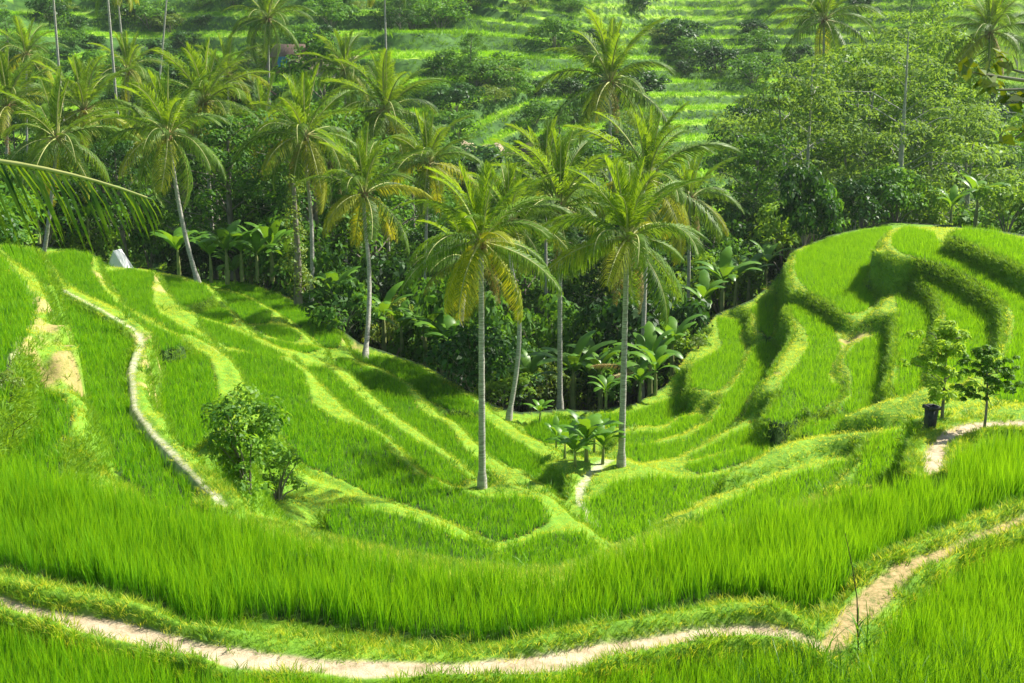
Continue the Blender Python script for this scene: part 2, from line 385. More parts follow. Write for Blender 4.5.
def leaf_mat(name, dark, light, trans=None, tf=0.4, rough=0.5, nscale=6.0, spec=0.25, tip=None, hrange=(0, .5), orand=.35):
    """leaf: reflects one colour, lets a yellower one through; varies by object and by place"""
    m, nt, ns, lk = mat_new(name)
    out = N(nt, 'ShaderNodeOutputMaterial')
    oi = N(nt, 'ShaderNodeObjectInfo')
    geo = N(nt, 'ShaderNodeNewGeometry')
    noi = N(nt, 'ShaderNodeTexNoise'); noi.inputs['Scale'].default_value = nscale; noi.inputs['Detail'].default_value = 2
    tc = N(nt, 'ShaderNodeTexCoord'); lk.new(tc.outputs['Object'], noi.inputs['Vector'])
    # noise + random-per-leaf + random-per-object -> ramp position
    a = N(nt, 'ShaderNodeMath', operation='MULTIPLY_ADD'); lk.new(oi.outputs['Random'], a.inputs[0]); a.inputs[1].default_value = orand; lk.new(noi.outputs['Fac'], a.inputs[2])
    b = N(nt, 'ShaderNodeMath', operation='MULTIPLY_ADD'); lk.new(geo.outputs['Random Per Island'], b.inputs[0]); b.inputs[1].default_value = 0.45; lk.new(a.outputs[0], b.inputs[2])
    rp = ramp(nt, [(0.45, dark), (1.05, light)]); rp.color_ramp.elements[1].position = 1.0
    lk.new(b.outputs[0], rp.inputs[0])
    col = rp.outputs[0]
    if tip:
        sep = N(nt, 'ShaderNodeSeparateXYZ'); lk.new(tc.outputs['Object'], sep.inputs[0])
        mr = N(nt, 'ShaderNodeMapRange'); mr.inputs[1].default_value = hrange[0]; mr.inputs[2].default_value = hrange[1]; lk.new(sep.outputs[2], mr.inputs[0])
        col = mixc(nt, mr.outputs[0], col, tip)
    p = N(nt, 'ShaderNodeBsdfPrincipled'); lk.new(col, p.inputs['Base Color']); p.inputs['Roughness'].default_value = rough
    p.inputs['Specular IOR Level'].default_value = spec
    t = N(nt, 'ShaderNodeBsdfTranslucent')
    tcol = mixc(nt, 1.0, col, trans or (1.7, 1.35, 0.6), 'MULTIPLY'); lk.new(tcol, t.inputs['Color'])
    mx = N(nt, 'ShaderNodeMixShader'); mx.inputs[0].default_value = tf
    lk.new(p.outputs[0], mx.inputs[1]); lk.new(t.outputs[0], mx.inputs[2]); lk.new(mx.outputs[0], out.inputs['Surface'])
    return m

def plain_mat(name, c1, c2, scale=5.0, rough=0.8, detail=4, bump=0.3, stretch=(1, 1, 1), spec=0.3):
    m, nt, ns, lk = mat_new(name)
    out = N(nt, 'ShaderNodeOutputMaterial'); tc = N(nt, 'ShaderNodeTexCoord'); mp = N(nt, 'ShaderNodeMapping'); mp.inputs['Scale'].default_value = stretch
    lk.new(tc.outputs['Object'], mp.inputs['Vector'])
    no = N(nt, 'ShaderNodeTexNoise'); no.inputs['Scale'].default_value = scale; no.inputs['Detail'].default_value = detail
    lk.new(mp.outputs[0], no.inputs['Vector'])
    rp = ramp(nt, [(0.3, c1), (0.7, c2)]); lk.new(no.outputs['Fac'], rp.inputs[0])
    p = N(nt, 'ShaderNodeBsdfPrincipled'); lk.new(rp.outputs[0], p.inputs['Base Color']); p.inputs['Roughness'].default_value = rough
    p.inputs['Specular IOR Level'].default_value = spec
    bp = N(nt, 'ShaderNodeBump'); bp.inputs['Strength'].default_value = bump; bp.inputs['Distance'].default_value = 0.02
    lk.new(no.outputs['Fac'], bp.inputs['Height']); lk.new(bp.outputs[0], p.inputs['Normal'])
    lk.new(p.outputs[0], out.inputs['Surface'])
    return m

def ground_mat():
    m, nt, ns, lk = mat_new('hillside')
    out = N(nt, 'ShaderNodeOutputMaterial'); p = N(nt, 'ShaderNodeBsdfPrincipled')
    tc = N(nt, 'ShaderNodeTexCoord'); geo = N(nt, 'ShaderNodeNewGeometry')
    def noise(sc, det=4, rough=.55):
        n = N(nt, 'ShaderNodeTexNoise'); n.inputs['Scale'].default_value = sc; n.inputs['Detail'].default_value = det; n.inputs['Roughness'].default_value = rough
        lk.new(tc.outputs['Object'], n.inputs['Vector']); return n.outputs['Fac']
    def attr(n):
        a = N(nt, 'ShaderNodeAttribute'); a.attribute_name = n; return a.outputs['Fac']
    def math2(op, a, b, clamp=False):
        q = N(nt, 'ShaderNodeMath', operation=op); q.use_clamp = clamp
        for i, v in enumerate((a, b)):
            if isinstance(v, (int, float)): q.inputs[i].default_value = v
            else: lk.new(v, q.inputs[i])
        return q.outputs[0]
    g = ramp(nt, [(0.25, (0.06, 0.16, 0.012)), (0.5, (0.14, 0.29, 0.018)), (0.75, (0.26, 0.40, 0.03))]); lk.new(noise(2.2, 6, .65), g.inputs[0])
    tan = ramp(nt, [(0.3, (0.13, 0.16, 0.03)), (0.45, (0.34, 0.30, 0.09)), (0.6, (0.42, 0.31, 0.13)), (0.75, (0.24, 0.36, 0.04))]); lk.new(noise(6, 5, .7), tan.inputs[0])
    col = mixc(nt, attr('tan'), g.outputs[0], tan.outputs[0])
    mud = ramp(nt, [(0.3, (0.02, 0.05, 0.006)), (0.7, (0.045, 0.10, 0.012))]); lk.new(noise(3), mud.inputs[0])
    col = mixc(nt, attr('paddy'), col, mud.outputs[0])
    farc = ramp(nt, [(0.3, (0.16, 0.34, 0.02)), (0.7, (0.38, 0.52, 0.05))]); lk.new(noise(0.35, 6, .7), farc.inputs[0])  # bright yellow treads, sunlight on them put into the colour
    fdk = ramp(nt, [(0.35, (0.02, 0.065, 0.012)), (0.65, (0.07, 0.17, 0.02))]); lk.new(noise(0.5, 6, .7), fdk.inputs[0])  # dark bank growth, deepened in colour to stand for its shade
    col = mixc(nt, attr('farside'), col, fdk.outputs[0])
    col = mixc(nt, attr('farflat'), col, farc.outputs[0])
    dirt = ramp(nt, [(0.30, (0.17, 0.17, 0.06)), (0.42, (0.36, 0.28, 0.17)), (0.55, (0.50, 0.40, 0.27)), (0.72, (0.62, 0.52, 0.38))]); lk.new(noise(3.2, 8, .78), dirt.inputs[0])
    strw = ramp(nt, [(0.36, (0.10, 0.14, 0.03)), (0.5, (0.34, 0.25, 0.11)), (0.72, (0.50, 0.38, 0.19))]); lk.new(noise(9, 6, .75), strw.inputs[0])
    grey = ramp(nt, [(0.34, (0.12, 0.22, 0.03)), (0.46, (0.32, 0.34, 0.17)), (0.62, (0.48, 0.47, 0.33))]); lk.new(noise(4, 6, .75), grey.inputs[0])
    for nm, c in (('path_dirt', dirt), ('path_straw', strw), ('path_grey', grey)):
        col = mixc(nt, attr(nm), col, c.outputs[0])
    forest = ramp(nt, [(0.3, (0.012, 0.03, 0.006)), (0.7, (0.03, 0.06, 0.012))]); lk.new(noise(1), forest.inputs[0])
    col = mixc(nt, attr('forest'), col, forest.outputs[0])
    lk.new(col, p.inputs['Base Color']); p.inputs['Roughness'].default_value = 0.85; p.inputs['Specular IOR Level'].default_value = .2
    bp = N(nt, 'ShaderNodeBump'); bp.inputs['Strength'].default_value = 0.6; bp.inputs['Distance'].default_value = 0.05
    lk.new(noise(14, 6, .7), bp.inputs['Height']); lk.new(bp.outputs[0], p.inputs['Normal'])
    lk.new(p.outputs[0], out.inputs['Surface'])
    return m

# ------------------------------------------------------------------ hillside sheet
nr, ntt = X.shape
V = np.stack([X, Y, Z + CAMZ], -1).reshape(-1, 3)
idx = np.arange(nr * ntt).reshape(nr, ntt)
q = np.stack([idx[:-1, :-1], idx[:-1, 1:], idx[1:, 1:], idx[1:, :-1]], -1).reshape(-1, 4)[:, ::-1]
M_ground = ground_mat()
me = make_mesh('hillside', V, q.ravel(), np.arange(len(q)) * 4, [M_ground], smooth=True)
def set_attr(me, n, arr):
    a = me.attributes.new(n, 'FLOAT', 'POINT'); a.data.foreach_set('value', np.asarray(arr, np.float32).ravel())
near_w = 1 - bl
pathf = (1 - sst(-0.05, 0.05, DP)) * near_w * (Y > 0)
set_attr(me, 'path_dirt', pathf * (PC == 0)); set_attr(me, 'path_straw', pathf * (PC == 1)); set_attr(me, 'path_grey', pathf * (PC == 2))
set_attr(me, 'paddy', (PID >= 0) * near_w)
# bare eroded banks seen in the photo: (px, py, level, radius m)
TAN = [(72,345,-7.9,2.4),(78,372,-8.2,2.0),(62,380,-7.8,1.6),(150,362,-9.6,1.3),(156,395,-9.8,1.3),(160,418,-9.8,1.0),(117,283,-10.2,2.0),(122,292,-10.4,1.6),(163,292,-11.8,1.8),(166,303,-11.8,1.2),
       (246,388,-12,1.5),(255,394,-12.4,1.2),(345,337,-15,1.6),(3,405,-7.3,1.4),(852,330,-12.3,1.5),(905,408,-11.8,1.6),(912,398,-11.6,1.0),(750,455,-13.6,.8),(770,385,-13.6,.6),(490,540,-12.6,.5),(0,390,-7,1)]
T = np.zeros_like(X)
for px, py, e, rad in TAN:
    cx, cy = at_e(px, py, e)
    T = np.maximum(T, 1 - sst(0.25, 1.0, np.hypot(X - cx, (Y - cy) * 0.7) / rad))
T = T * sst(-0.22, 0.12, vnoise(X, Y, 0.6, 21) + vnoise(X, Y, 0.25, 22) * .5 + .12) * (PID < 0)
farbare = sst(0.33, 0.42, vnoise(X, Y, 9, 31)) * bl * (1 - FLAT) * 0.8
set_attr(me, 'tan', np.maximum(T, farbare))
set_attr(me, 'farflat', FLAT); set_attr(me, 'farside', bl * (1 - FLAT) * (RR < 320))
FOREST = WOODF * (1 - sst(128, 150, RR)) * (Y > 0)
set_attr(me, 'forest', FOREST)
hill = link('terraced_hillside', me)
tag(hill, 'bright green terraced hillside of winding rice paddies around a wooded valley', 'hillside', kind='structure')
# ------------------------------------------------------------------ rice and grass
def blade_clump(name, mat, n, h, w, spread, lean, segs=3, hv=0.25, seed=0, bendv=0.5):
    r = np.random.default_rng(seed)
    vs, qs, ts = [], [], []
    k = 0
    for i in range(n):
        a = r.random() * 2 * math.pi
        rad = spread * math.sqrt(r.random())
        bx, by = rad * math.cos(a), rad * math.sin(a)
        ld = a + r.normal() * 0.9
        L = h * (1 + hv * (r.random() * 2 - 1)); bend = lean * (0.3 + r.random()) ; curl = bendv * r.random()
        fx, fy = math.cos(ld), math.sin(ld)
        wa = r.random() * math.pi; wx, wy = math.cos(wa), math.sin(wa)
        for s in range(segs):
            t = s / segs
            off = L * (bend * t + curl * t * t); z = L * (t - 0.25 * curl * t ** 3)
            ww = w * (1 - 0.55 * t) * 0.5 * (0.7 if s == 0 else 1)
            vs += [(bx + fx * off - wx * ww, by + fy * off - wy * ww, z), (bx + fx * off + wx * ww, by + fy * off + wy * ww, z)]
        off = L * (bend + curl); vs.append((bx + fx * off, by + fy * off, L * (1 - 0.25 * curl - bend * bend * .3)))
        for s in range(segs - 1): qs.append((k + 2 * s, k + 2 * s + 1, k + 2 * s + 3, k + 2 * s + 2))
        ts.append((k + 2 * segs - 2, k + 2 * segs - 1, k + 2 * segs))
        k += 2 * segs + 1
    loops = np.concatenate([np.array(qs).ravel(), np.array(ts).ravel()]) if qs else np.array(ts).ravel()
    starts = np.concatenate([np.arange(len(qs)) * 4, len(qs) * 4 + np.arange(len(ts)) * 3])
    return make_mesh(name, vs, loops, starts, [mat])

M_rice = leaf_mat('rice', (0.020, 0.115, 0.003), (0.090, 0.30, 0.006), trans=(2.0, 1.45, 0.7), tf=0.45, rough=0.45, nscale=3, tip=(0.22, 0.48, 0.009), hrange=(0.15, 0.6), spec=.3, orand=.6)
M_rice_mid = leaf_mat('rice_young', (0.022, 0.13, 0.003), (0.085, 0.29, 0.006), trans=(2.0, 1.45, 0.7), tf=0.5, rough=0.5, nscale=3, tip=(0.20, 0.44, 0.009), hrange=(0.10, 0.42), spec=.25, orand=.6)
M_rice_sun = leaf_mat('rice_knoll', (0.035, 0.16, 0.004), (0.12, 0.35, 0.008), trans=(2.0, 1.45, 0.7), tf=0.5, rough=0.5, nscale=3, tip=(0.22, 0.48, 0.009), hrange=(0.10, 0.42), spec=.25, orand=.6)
M_turf = leaf_mat('turf', (0.34, 0.46, 0.025), (0.58, 0.64, 0.07), trans=(1.3, 1.1, 0.6), tf=0.5, rough=0.55, nscale=3)
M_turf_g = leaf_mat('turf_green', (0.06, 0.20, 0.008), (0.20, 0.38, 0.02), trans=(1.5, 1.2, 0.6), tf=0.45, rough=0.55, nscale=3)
M_longg = leaf_mat('long_grass', (0.02, 0.10, 0.006), (0.09, 0.25, 0.012), tf=0.4, rough=0.4, nscale=3)
M_weed = leaf_mat('weed', (0.04, 0.15, 0.01), (0.13, 0.30, 0.015), tf=0.4, rough=0.5, nscale=3)

def scatter(name, pts, scales, tilt, meshes, label, group=None, zrot=None):
    """one object: a cloud of points on which geometry nodes set the small clumps"""
    col = bpy.data.collections.new(name + '_clumps')
    for i, m in enumerate(meshes):
        o = bpy.data.objects.new('%s_clump' % name, m); col.objects.link(o)
    me = bpy.data.meshes.new(name)
    n = len(pts)
    me.vertices.add(n); me.vertices.foreach_set('co', np.asarray(pts, np.float32).ravel())
    a = me.attributes.new('size', 'FLOAT', 'POINT'); a.data.foreach_set('value', np.asarray(scales, np.float32))
    rot = np.zeros((n, 3), np.float32)
    rot[:, 0] = rng.normal(0, tilt, n); rot[:, 1] = rng.normal(0, tilt, n); rot[:, 2] = rng.random(n) * 6.283
    a = me.attributes.new('turn', 'FLOAT_VECTOR', 'POINT'); a.data.foreach_set('vector', rot.ravel())
    a = me.attributes.new('pick', 'INT', 'POINT'); a.data.foreach_set('value', rng.integers(0, len(meshes), n).astype(np.int32))
    o = link(name, me)
    ng = bpy.data.node_groups.new(name + '_nodes', 'GeometryNodeTree')
    ng.interface.new_socket('Geometry', in_out='INPUT', socket_type='NodeSocketGeometry')
    ng.interface.new_socket('Geometry', in_out='OUTPUT', socket_type='NodeSocketGeometry')
    gi = ng.nodes.new('NodeGroupInput'); go = ng.nodes.new('NodeGroupOutput')
    ip = ng.nodes.new('GeometryNodeInstanceOnPoints'); ci = ng.nodes.new('GeometryNodeCollectionInfo')
    ci.inputs['Collection'].default_value = col; ci.inputs['Separate Children'].default_value = True; ci.inputs['Reset Children'].default_value = True
    def na(nm, dt):
        q = ng.nodes.new('GeometryNodeInputNamedAttribute'); q.data_type = dt; q.inputs['Name'].default_value = nm; return q.outputs['Attribute']
    L = ng.links
    L.new(gi.outputs[0], ip.inputs['Points']); L.new(ci.outputs[0], ip.inputs['Instance']); ip.inputs['Pick Instance'].default_value = True
    L.new(na('pick', 'INT'), ip.inputs['Instance Index']); L.new(na('turn', 'FLOAT_VECTOR'), ip.inputs['Rotation']); L.new(na('size', 'FLOAT'), ip.inputs['Scale'])
    L.new(ip.outputs[0], go.inputs[0])
    md = o.modifiers.new('clumps', 'NODES'); md.node_group = ng
    tag(o, label, kind='stuff')
    return o

def grid_pts(x0, x1, y0, y1, s, jit, ang=0.0, amax=0.52):
    gx, gy = np.meshgrid(np.arange(x0, x1, s), np.arange(y0, y1, s))
    gx = gx + rng.uniform(-jit, jit, gx.shape); gy = gy + rng.uniform(-jit, jit, gx.shape)
    x, y = gx.ravel(), gy.ravel()
    m = np.abs(np.arctan2(x, y)) < amax
    return x[m], y[m]

rice_near = [blade_clump('rice_clump', M_rice, 18, 0.45, 0.0085, 0.055, 0.10, 3, 0.4, s, 0.22) for s in range(6)]
rice_mid = [blade_clump('rice_clump', M_rice_mid, 12, 0.30, 0.018, 0.07, 0.13, 2, 0.4, 20 + s, 0.3) for s in range(6)]

rice_sun = [blade_clump('rice_clump', M_rice_sun, 12, 0.30, 0.018, 0.07, 0.13, 2, 0.4, 30 + s, 0.3) for s in range(6)]
def rice_in(ids, spacing, jit=0.06, amax=0.52):
    out = []
    for p in POLYS:
        if p['name'] not in ids: continue
        P = p['pts']; mn = P.min(0); mx = P.max(0)
        x, y = grid_pts(mn[0] - .2, mx[0] + .2, mn[1] - .2, mx[1] + .2, spacing, jit, amax=amax)
        m = in_poly(P, x, y) & (np.hypot(x, y) > 8.6)
        if p['name'][0] != 'N': m |= (seg_dist(P, x, y) < .22) & (np.abs(ground_sample(x, y) - p['z']) < .12)
        x, y = x[m], y[m]
        out.append(np.stack([x, y, np.full(len(x), p['z'] + CAMZ - 0.02)], -1))
    return np.concatenate(out)

def hscale(P, lo=0.82, hi=1.18):
    n = vnoise(P[:, 0], P[:, 1], 0.7, 41) * 0.7 + vnoise(P[:, 0], P[:, 1], 3.0, 42) * 0.35
    return np.clip(1 + n * (hi - lo) * 1.6 + rng.normal(0, 0.10, len(P)), 0.55, 1.35)

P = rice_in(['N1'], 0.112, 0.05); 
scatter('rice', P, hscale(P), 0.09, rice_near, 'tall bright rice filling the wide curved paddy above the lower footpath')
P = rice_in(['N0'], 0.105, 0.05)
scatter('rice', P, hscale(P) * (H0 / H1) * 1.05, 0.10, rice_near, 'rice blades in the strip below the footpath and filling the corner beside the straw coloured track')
left_ids = [p['name'] for p in POLYS if p['name'][0] == 'L' and p['name'] not in ('L13', 'L14', 'L15')]
P = rice_in(left_ids, 0.16); scatter('rice', P, hscale(P) * 0.95, 0.08, rice_mid + rice_sun[:3], 'young rice in the long ribbon paddies that wind down from the brow beside the pale path')
P = rice_in(['L13', 'L14', 'L15', 'C1'], 0.16); scatter('rice', P, hscale(P) * 1.0, 0.08, rice_mid, 'darker green rice in the lowest paddies along the edge of the wood')
P = rice_in(['R1', 'R2', 'R3', 'R13', 'R14', 'R15', 'R17', 'R16', 'R18'], 0.16); scatter('rice', P, hscale(P) * 1.0, 0.08, rice_sun, 'rice in the curved paddies between the banana clump and the dark bin')
P = rice_in(['R4', 'R5', 'R6', 'R7', 'R8', 'R9', 'R10', 'R11', 'R12'], 0.17); scatter('rice', P, hscale(P) * 0.95, 0.08, rice_sun, 'yellow green rice in the stepped paddies climbing the knoll')

# turf on the bunds and banks
def turf_pts(r0, r1, sp, keep=lambda x, y: np.ones(x.shape, bool), amax=0.5):
    x, y = grid_pts(-r1 * .55, r1 * .55, r0 * .85, r1, sp, sp * .5, amax=amax)
    r = np.hypot(x, y)
    m = (r >= r0) & (r < r1); x, y = x[m], y[m]
    d1 = ground_sample(x, y, D1); dp = ground_sample(x, y, DP); pidn = ground_sample(x, y, PID)
    m = (d1 > 0.02) & (dp > 0.04 - .16 * rng.random(dp.shape) ** 4) & keep(x, y); x, y, d1 = x[m], y[m], d1[m]
    z = ground_sample(x, y)
    A = np.stack([x, y, z + CAMZ - 0.015], -1)
    # banks are steep: as many tufts per metre of bank as on the level
    x, y = grid_pts(-r1 * .55, r1 * .55, r0 * .85, r1, sp * .55, sp * .3, amax=amax)
    r = np.hypot(x, y); st = ground_sample(x, y, STEEP)
    m = (r >= r0) & (r < r1) & (rng.random(x.shape) < (st - .6) * .8); x, y = x[m], y[m]
    d2 = ground_sample(x, y, D1); dp = ground_sample(x, y, DP)
    m = (d2 > 0.02) & (dp > 0.03) & keep(x, y); x, y, d2 = x[m], y[m], d2[m]
    return np.concatenate([A, np.stack([x, y, ground_sample(x, y) + CAMZ - 0.015], -1)]), np.concatenate([d1, d2])
STEEP = np.hypot(np.gradient(Z, axis=0) / np.gradient(RR, axis=0), np.gradient(Z, axis=1) / (RR * np.gradient(TH, axis=1)))
turf = [blade_clump('turf_clump', M_turf, 24, 0.075, 0.008, 0.09, 0.5, 2, 0.5, 50 + s, 0.9) for s in range(5)]
turf_g = [blade_clump('turf_clump', M_turf_g, 24, 0.085, 0.010, 0.09, 0.5, 2, 0.5, 56 + s, 0.9) for s in range(4)]
turf_far = [blade_clump('turf_clump', M_turf, 18, 0.055, 0.016, 0.13, 0.5, 2, 0.5, 60 + s, 0.9) for s in range(5)]
P, d = turf_pts(9, 27, 0.085)
scatter('bund_grass', P, 0.75 + 0.7 * rng.random(len(P)) ** 2 + vnoise(P[:, 0], P[:, 1], .5, 44) * .7, 0.2, turf[:2] + turf_g, 'short clipped grass on the bund beside the lower footpath')
def notforest(x, y): return ground_sample(x, y, FOREST) < 0.5
def nottan(x, y): return ground_sample(x, y, T) < (0.35 + 0.5 * rng.random(x.shape))
P, d = turf_pts(27, 85, 0.15, lambda x, y: notforest(x, y) & nottan(x, y) & (ground_sample(x, y, D1) < 9))
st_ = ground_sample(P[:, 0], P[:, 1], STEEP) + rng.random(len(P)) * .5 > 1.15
turf_bank = [blade_clump('bank_clump', M_turf_g, 18, 0.09, 0.018, 0.14, 0.5, 2, 0.5, 66 + s, 0.9) for s in range(4)]  # regular green grass, its darker tone also standing for shade on steep faces
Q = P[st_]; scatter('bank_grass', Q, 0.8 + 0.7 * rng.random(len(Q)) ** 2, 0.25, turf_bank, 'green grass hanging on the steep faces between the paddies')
P = P[~st_]
scatter('bund_grass', P, 0.7 + 0.6 * rng.random(len(P)) ** 2 + vnoise(P[:, 0], P[:, 1], .8, 45) * .5, 0.25, turf_far, 'pale grass on the banks and narrow bunds between the paddies')
# taller weeds here and there on the banks
weeds = [blade_clump('weed_clump', M_weed, 20, 0.32, 0.03, 0.16, 0.5, 3, 0.5, 80 + s, 0.7) for s in range(4)]
P, d = turf_pts(23, 80, 0.5, lambda x, y: notforest(x, y) & (vnoise(x, y, 2.2, 47) > 0.20) & (ground_sample(x, y, D1) > 0.25))
scatter('bank_weeds', P, 0.35 + 0.6 * rng.random(len(P)), 0.25, weeds, 'taller darker weeds in patches on the banks between the paddies')
x, y = grid_pts(2.4, 6.4, 12.0, 13.35, .17, .08); m = vnoise(x, y, 1.2, 77) + (x - 4) * .25 - (y - 13.4) * .3 > .0; x, y = x[m], y[m]
long_g = [blade_clump('long_grass_clump', M_longg, 12, 0.62, 0.017, 0.07, 0.35, 4, 0.4, 130 + s, 0.8) for s in range(4)]
scatter('long_grass', np.stack([x, y, ground_sample(x, y) + CAMZ - .03], -1), .55 + .4 * rng.random(len(x)), .15, long_g, 'long dark arching grass blades in the near corner under the dry stalk')
# near-vertical faces under the paddy edges
wp = []
for p in POLYS:
    if p['name'][0] == 'N': continue
    Q = p['pts']; n = len(Q); s_ = 1 if _area(Q) > 0 else -1
    for i in range(n):
        a, b = Q[i], Q[(i + 1) % n]; L_ = np.hypot(*(b - a))
        if L_ < .05 or a[1] > 95: continue
        t_ = (b - a) / L_; no = np.array([t_[1], -t_[0]]) * s_
        k = max(2, int(L_ / .11)); u = (np.arange(k) + rng.random(k))[:, None] / k
        pt = a + (b - a) * u; zo = ground_sample(pt[:, 0] + no[0] * .5, pt[:, 1] + no[1] * .5)
        for j in range(k):
            d_ = p['z'] - zo[j]
            if d_ > .3:
                for z_ in np.arange(zo[j], p['z'] + .05, .14):
                    o_ = .26 + .26 * (p['z'] - z_) / d_ + rng.normal() * .05
                    wp.append((pt[j, 0] + no[0] * o_, pt[j, 1] + no[1] * o_, z_ + CAMZ + rng.normal() * .05))
wp = np.array(wp); wp = wp[ground_sample(wp[:, 0], wp[:, 1], DP) > .1]; wp[:, 2] = np.maximum(wp[:, 2], ground_sample(wp[:, 0], wp[:, 1]) + CAMZ - .02)
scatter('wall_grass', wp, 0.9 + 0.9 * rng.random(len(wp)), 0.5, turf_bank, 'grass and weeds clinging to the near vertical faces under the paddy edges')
# far terraces
far_tuft = [blade_clump('far_rice_clump', M_rice_sun, 26, 0.42, 0.07, 0.5, 0.3, 2, 0.4, 90 + s, 0.4) for s in range(4)]  # brighter rice colour, carrying the sunlight on the far treads
x, y = grid_pts(-130, 130, 120, 275, 0.85, 0.4, amax=0.5)
f = ground_sample(x, y, FLAT); m = (f > 0.6) & (np.hypot(x, y) > 125); x, y = x[m], y[m]
P = np.stack([x, y, ground_sample(x, y) + CAMZ - .03], -1)
scatter('far_rice', P, 0.8 + 0.5 * rng.random(len(P)), 0.05, far_tuft, 'pale rice on the narrow terraces of the far hillside')
far_bank = [blade_clump('far_bank_clump', M_weed, 26, 0.6, 0.08, 0.6, 0.6, 2, 0.5, 95 + s, 0.6) for s in range(4)]
x, y = grid_pts(-130, 130, 120, 275, 1.05, 0.5, amax=0.5)
f = ground_sample(x, y, FLAT); m = (f < 0.4) & (np.hypot(x, y) > 122) & (vnoise(x, y, 12, 48) > -0.25); x, y = x[m], y[m]
P = np.stack([x, y, ground_sample(x, y) + CAMZ - .05], -1)
scatter('far_bank_growth', P, 0.6 + 1.0 * rng.random(len(P)) ** 2, 0.2, far_bank, 'rough green growth on the steep banks between the far terraces')
# ------------------------------------------------------------------ plant materials
M_frond = leaf_mat('palm_frond', (0.022, 0.070, 0.012), (0.12, 0.22, 0.022), trans=(1.9, 1.6, .6), tf=0.42, rough=0.5, nscale=1.2, spec=0.2)
M_frond_dk = leaf_mat('palm_frond_dark', (0.012, 0.05, 0.008), (0.10, 0.20, 0.02), trans=(1.9, 1.5, .5), tf=0.35, rough=0.45, nscale=4, spec=.3)
M_frond_y = leaf_mat('palm_frond_old', (0.10, 0.18, 0.012), (0.33, 0.37, 0.03), trans=(1.6, 1.3, .5), tf=0.45, rough=0.5, nscale=1.2, spec=0.2)
M_frond_n = leaf_mat('palm_frond_new', (0.045, 0.125, 0.012), (0.16, 0.29, 0.022), trans=(1.9, 1.5, .5), tf=0.5, rough=0.5, nscale=1.2, spec=0.2)
M_frond_dead = leaf_mat('palm_frond_dead', (0.14, 0.10, 0.05), (0.34, 0.26, 0.13), tf=0.25, rough=0.7)
M_rachis = plain_mat('palm_rachis', (0.20, 0.26, 0.06), (0.42, 0.40, 0.14), 3, .6)
M_trunk = plain_mat('palm_bark', (0.20, 0.19, 0.15), (0.50, 0.48, 0.42), 5.0, .85, 6, .7, (1, 1, 6))
M_bark = plain_mat('tree_bark', (0.10, 0.085, 0.06), (0.30, 0.27, 0.22), 4, .9, 5, .8, (1, 1, .4))
M_barkpale = plain_mat('pale_bark', (0.26, 0.26, 0.21), (0.48, 0.46, 0.40), 3, .8, 5, .5)
M_fibre = plain_mat('palm_fibre', (0.10, 0.06, 0.03), (0.34, 0.22, 0.10), 9, .95, 5, .8)
M_coco = plain_mat('coconut', (0.16, 0.22, 0.03), (0.34, 0.26, 0.06), 2, .5)
M_leafA = leaf_mat('leaf_dark', (0.008, 0.034, 0.008), (0.035, 0.115, 0.014), tf=0.35, rough=0.5, nscale=0.9, spec=.25)
M_leafB = leaf_mat('leaf_mid', (0.025, 0.095, 0.012), (0.10, 0.25, 0.022), tf=0.4, rough=0.55, nscale=0.9, spec=.2)
M_leafC = leaf_mat('leaf_pale', (0.055, 0.16, 0.014), (0.18, 0.34, 0.03), tf=0.45, rough=0.5, nscale=0.9, spec=.2)
M_leafB2 = leaf_mat('leaf_bush', (0.03, 0.12, 0.012), (0.18, 0.36, 0.03), tf=0.45, rough=0.5, nscale=2, spec=.25)
M_leafL = leaf_mat('leaf_light', (0.09, 0.24, 0.015), (0.26, 0.44, 0.04), tf=0.5, rough=0.55, nscale=2, spec=.2)
M_leafF = leaf_mat('leaf_feather', (0.05, 0.13, 0.025), (0.15, 0.28, 0.05), tf=0.5, rough=0.6, nscale=.6, spec=.15)
M_leafD = leaf_mat('leaf_olive', (0.06, 0.13, 0.018), (0.17, 0.27, 0.04), tf=0.4, rough=0.5, nscale=0.9, spec=.3)
M_banana = leaf_mat('banana_leaf', (0.035, 0.12, 0.010), (0.13, 0.29, 0.02), tf=0.4, rough=0.4, nscale=1.5, spec=.35)
M_bstem = plain_mat('banana_stem', (0.12, 0.18, 0.05), (0.30, 0.30, 0.12), 3, .5)

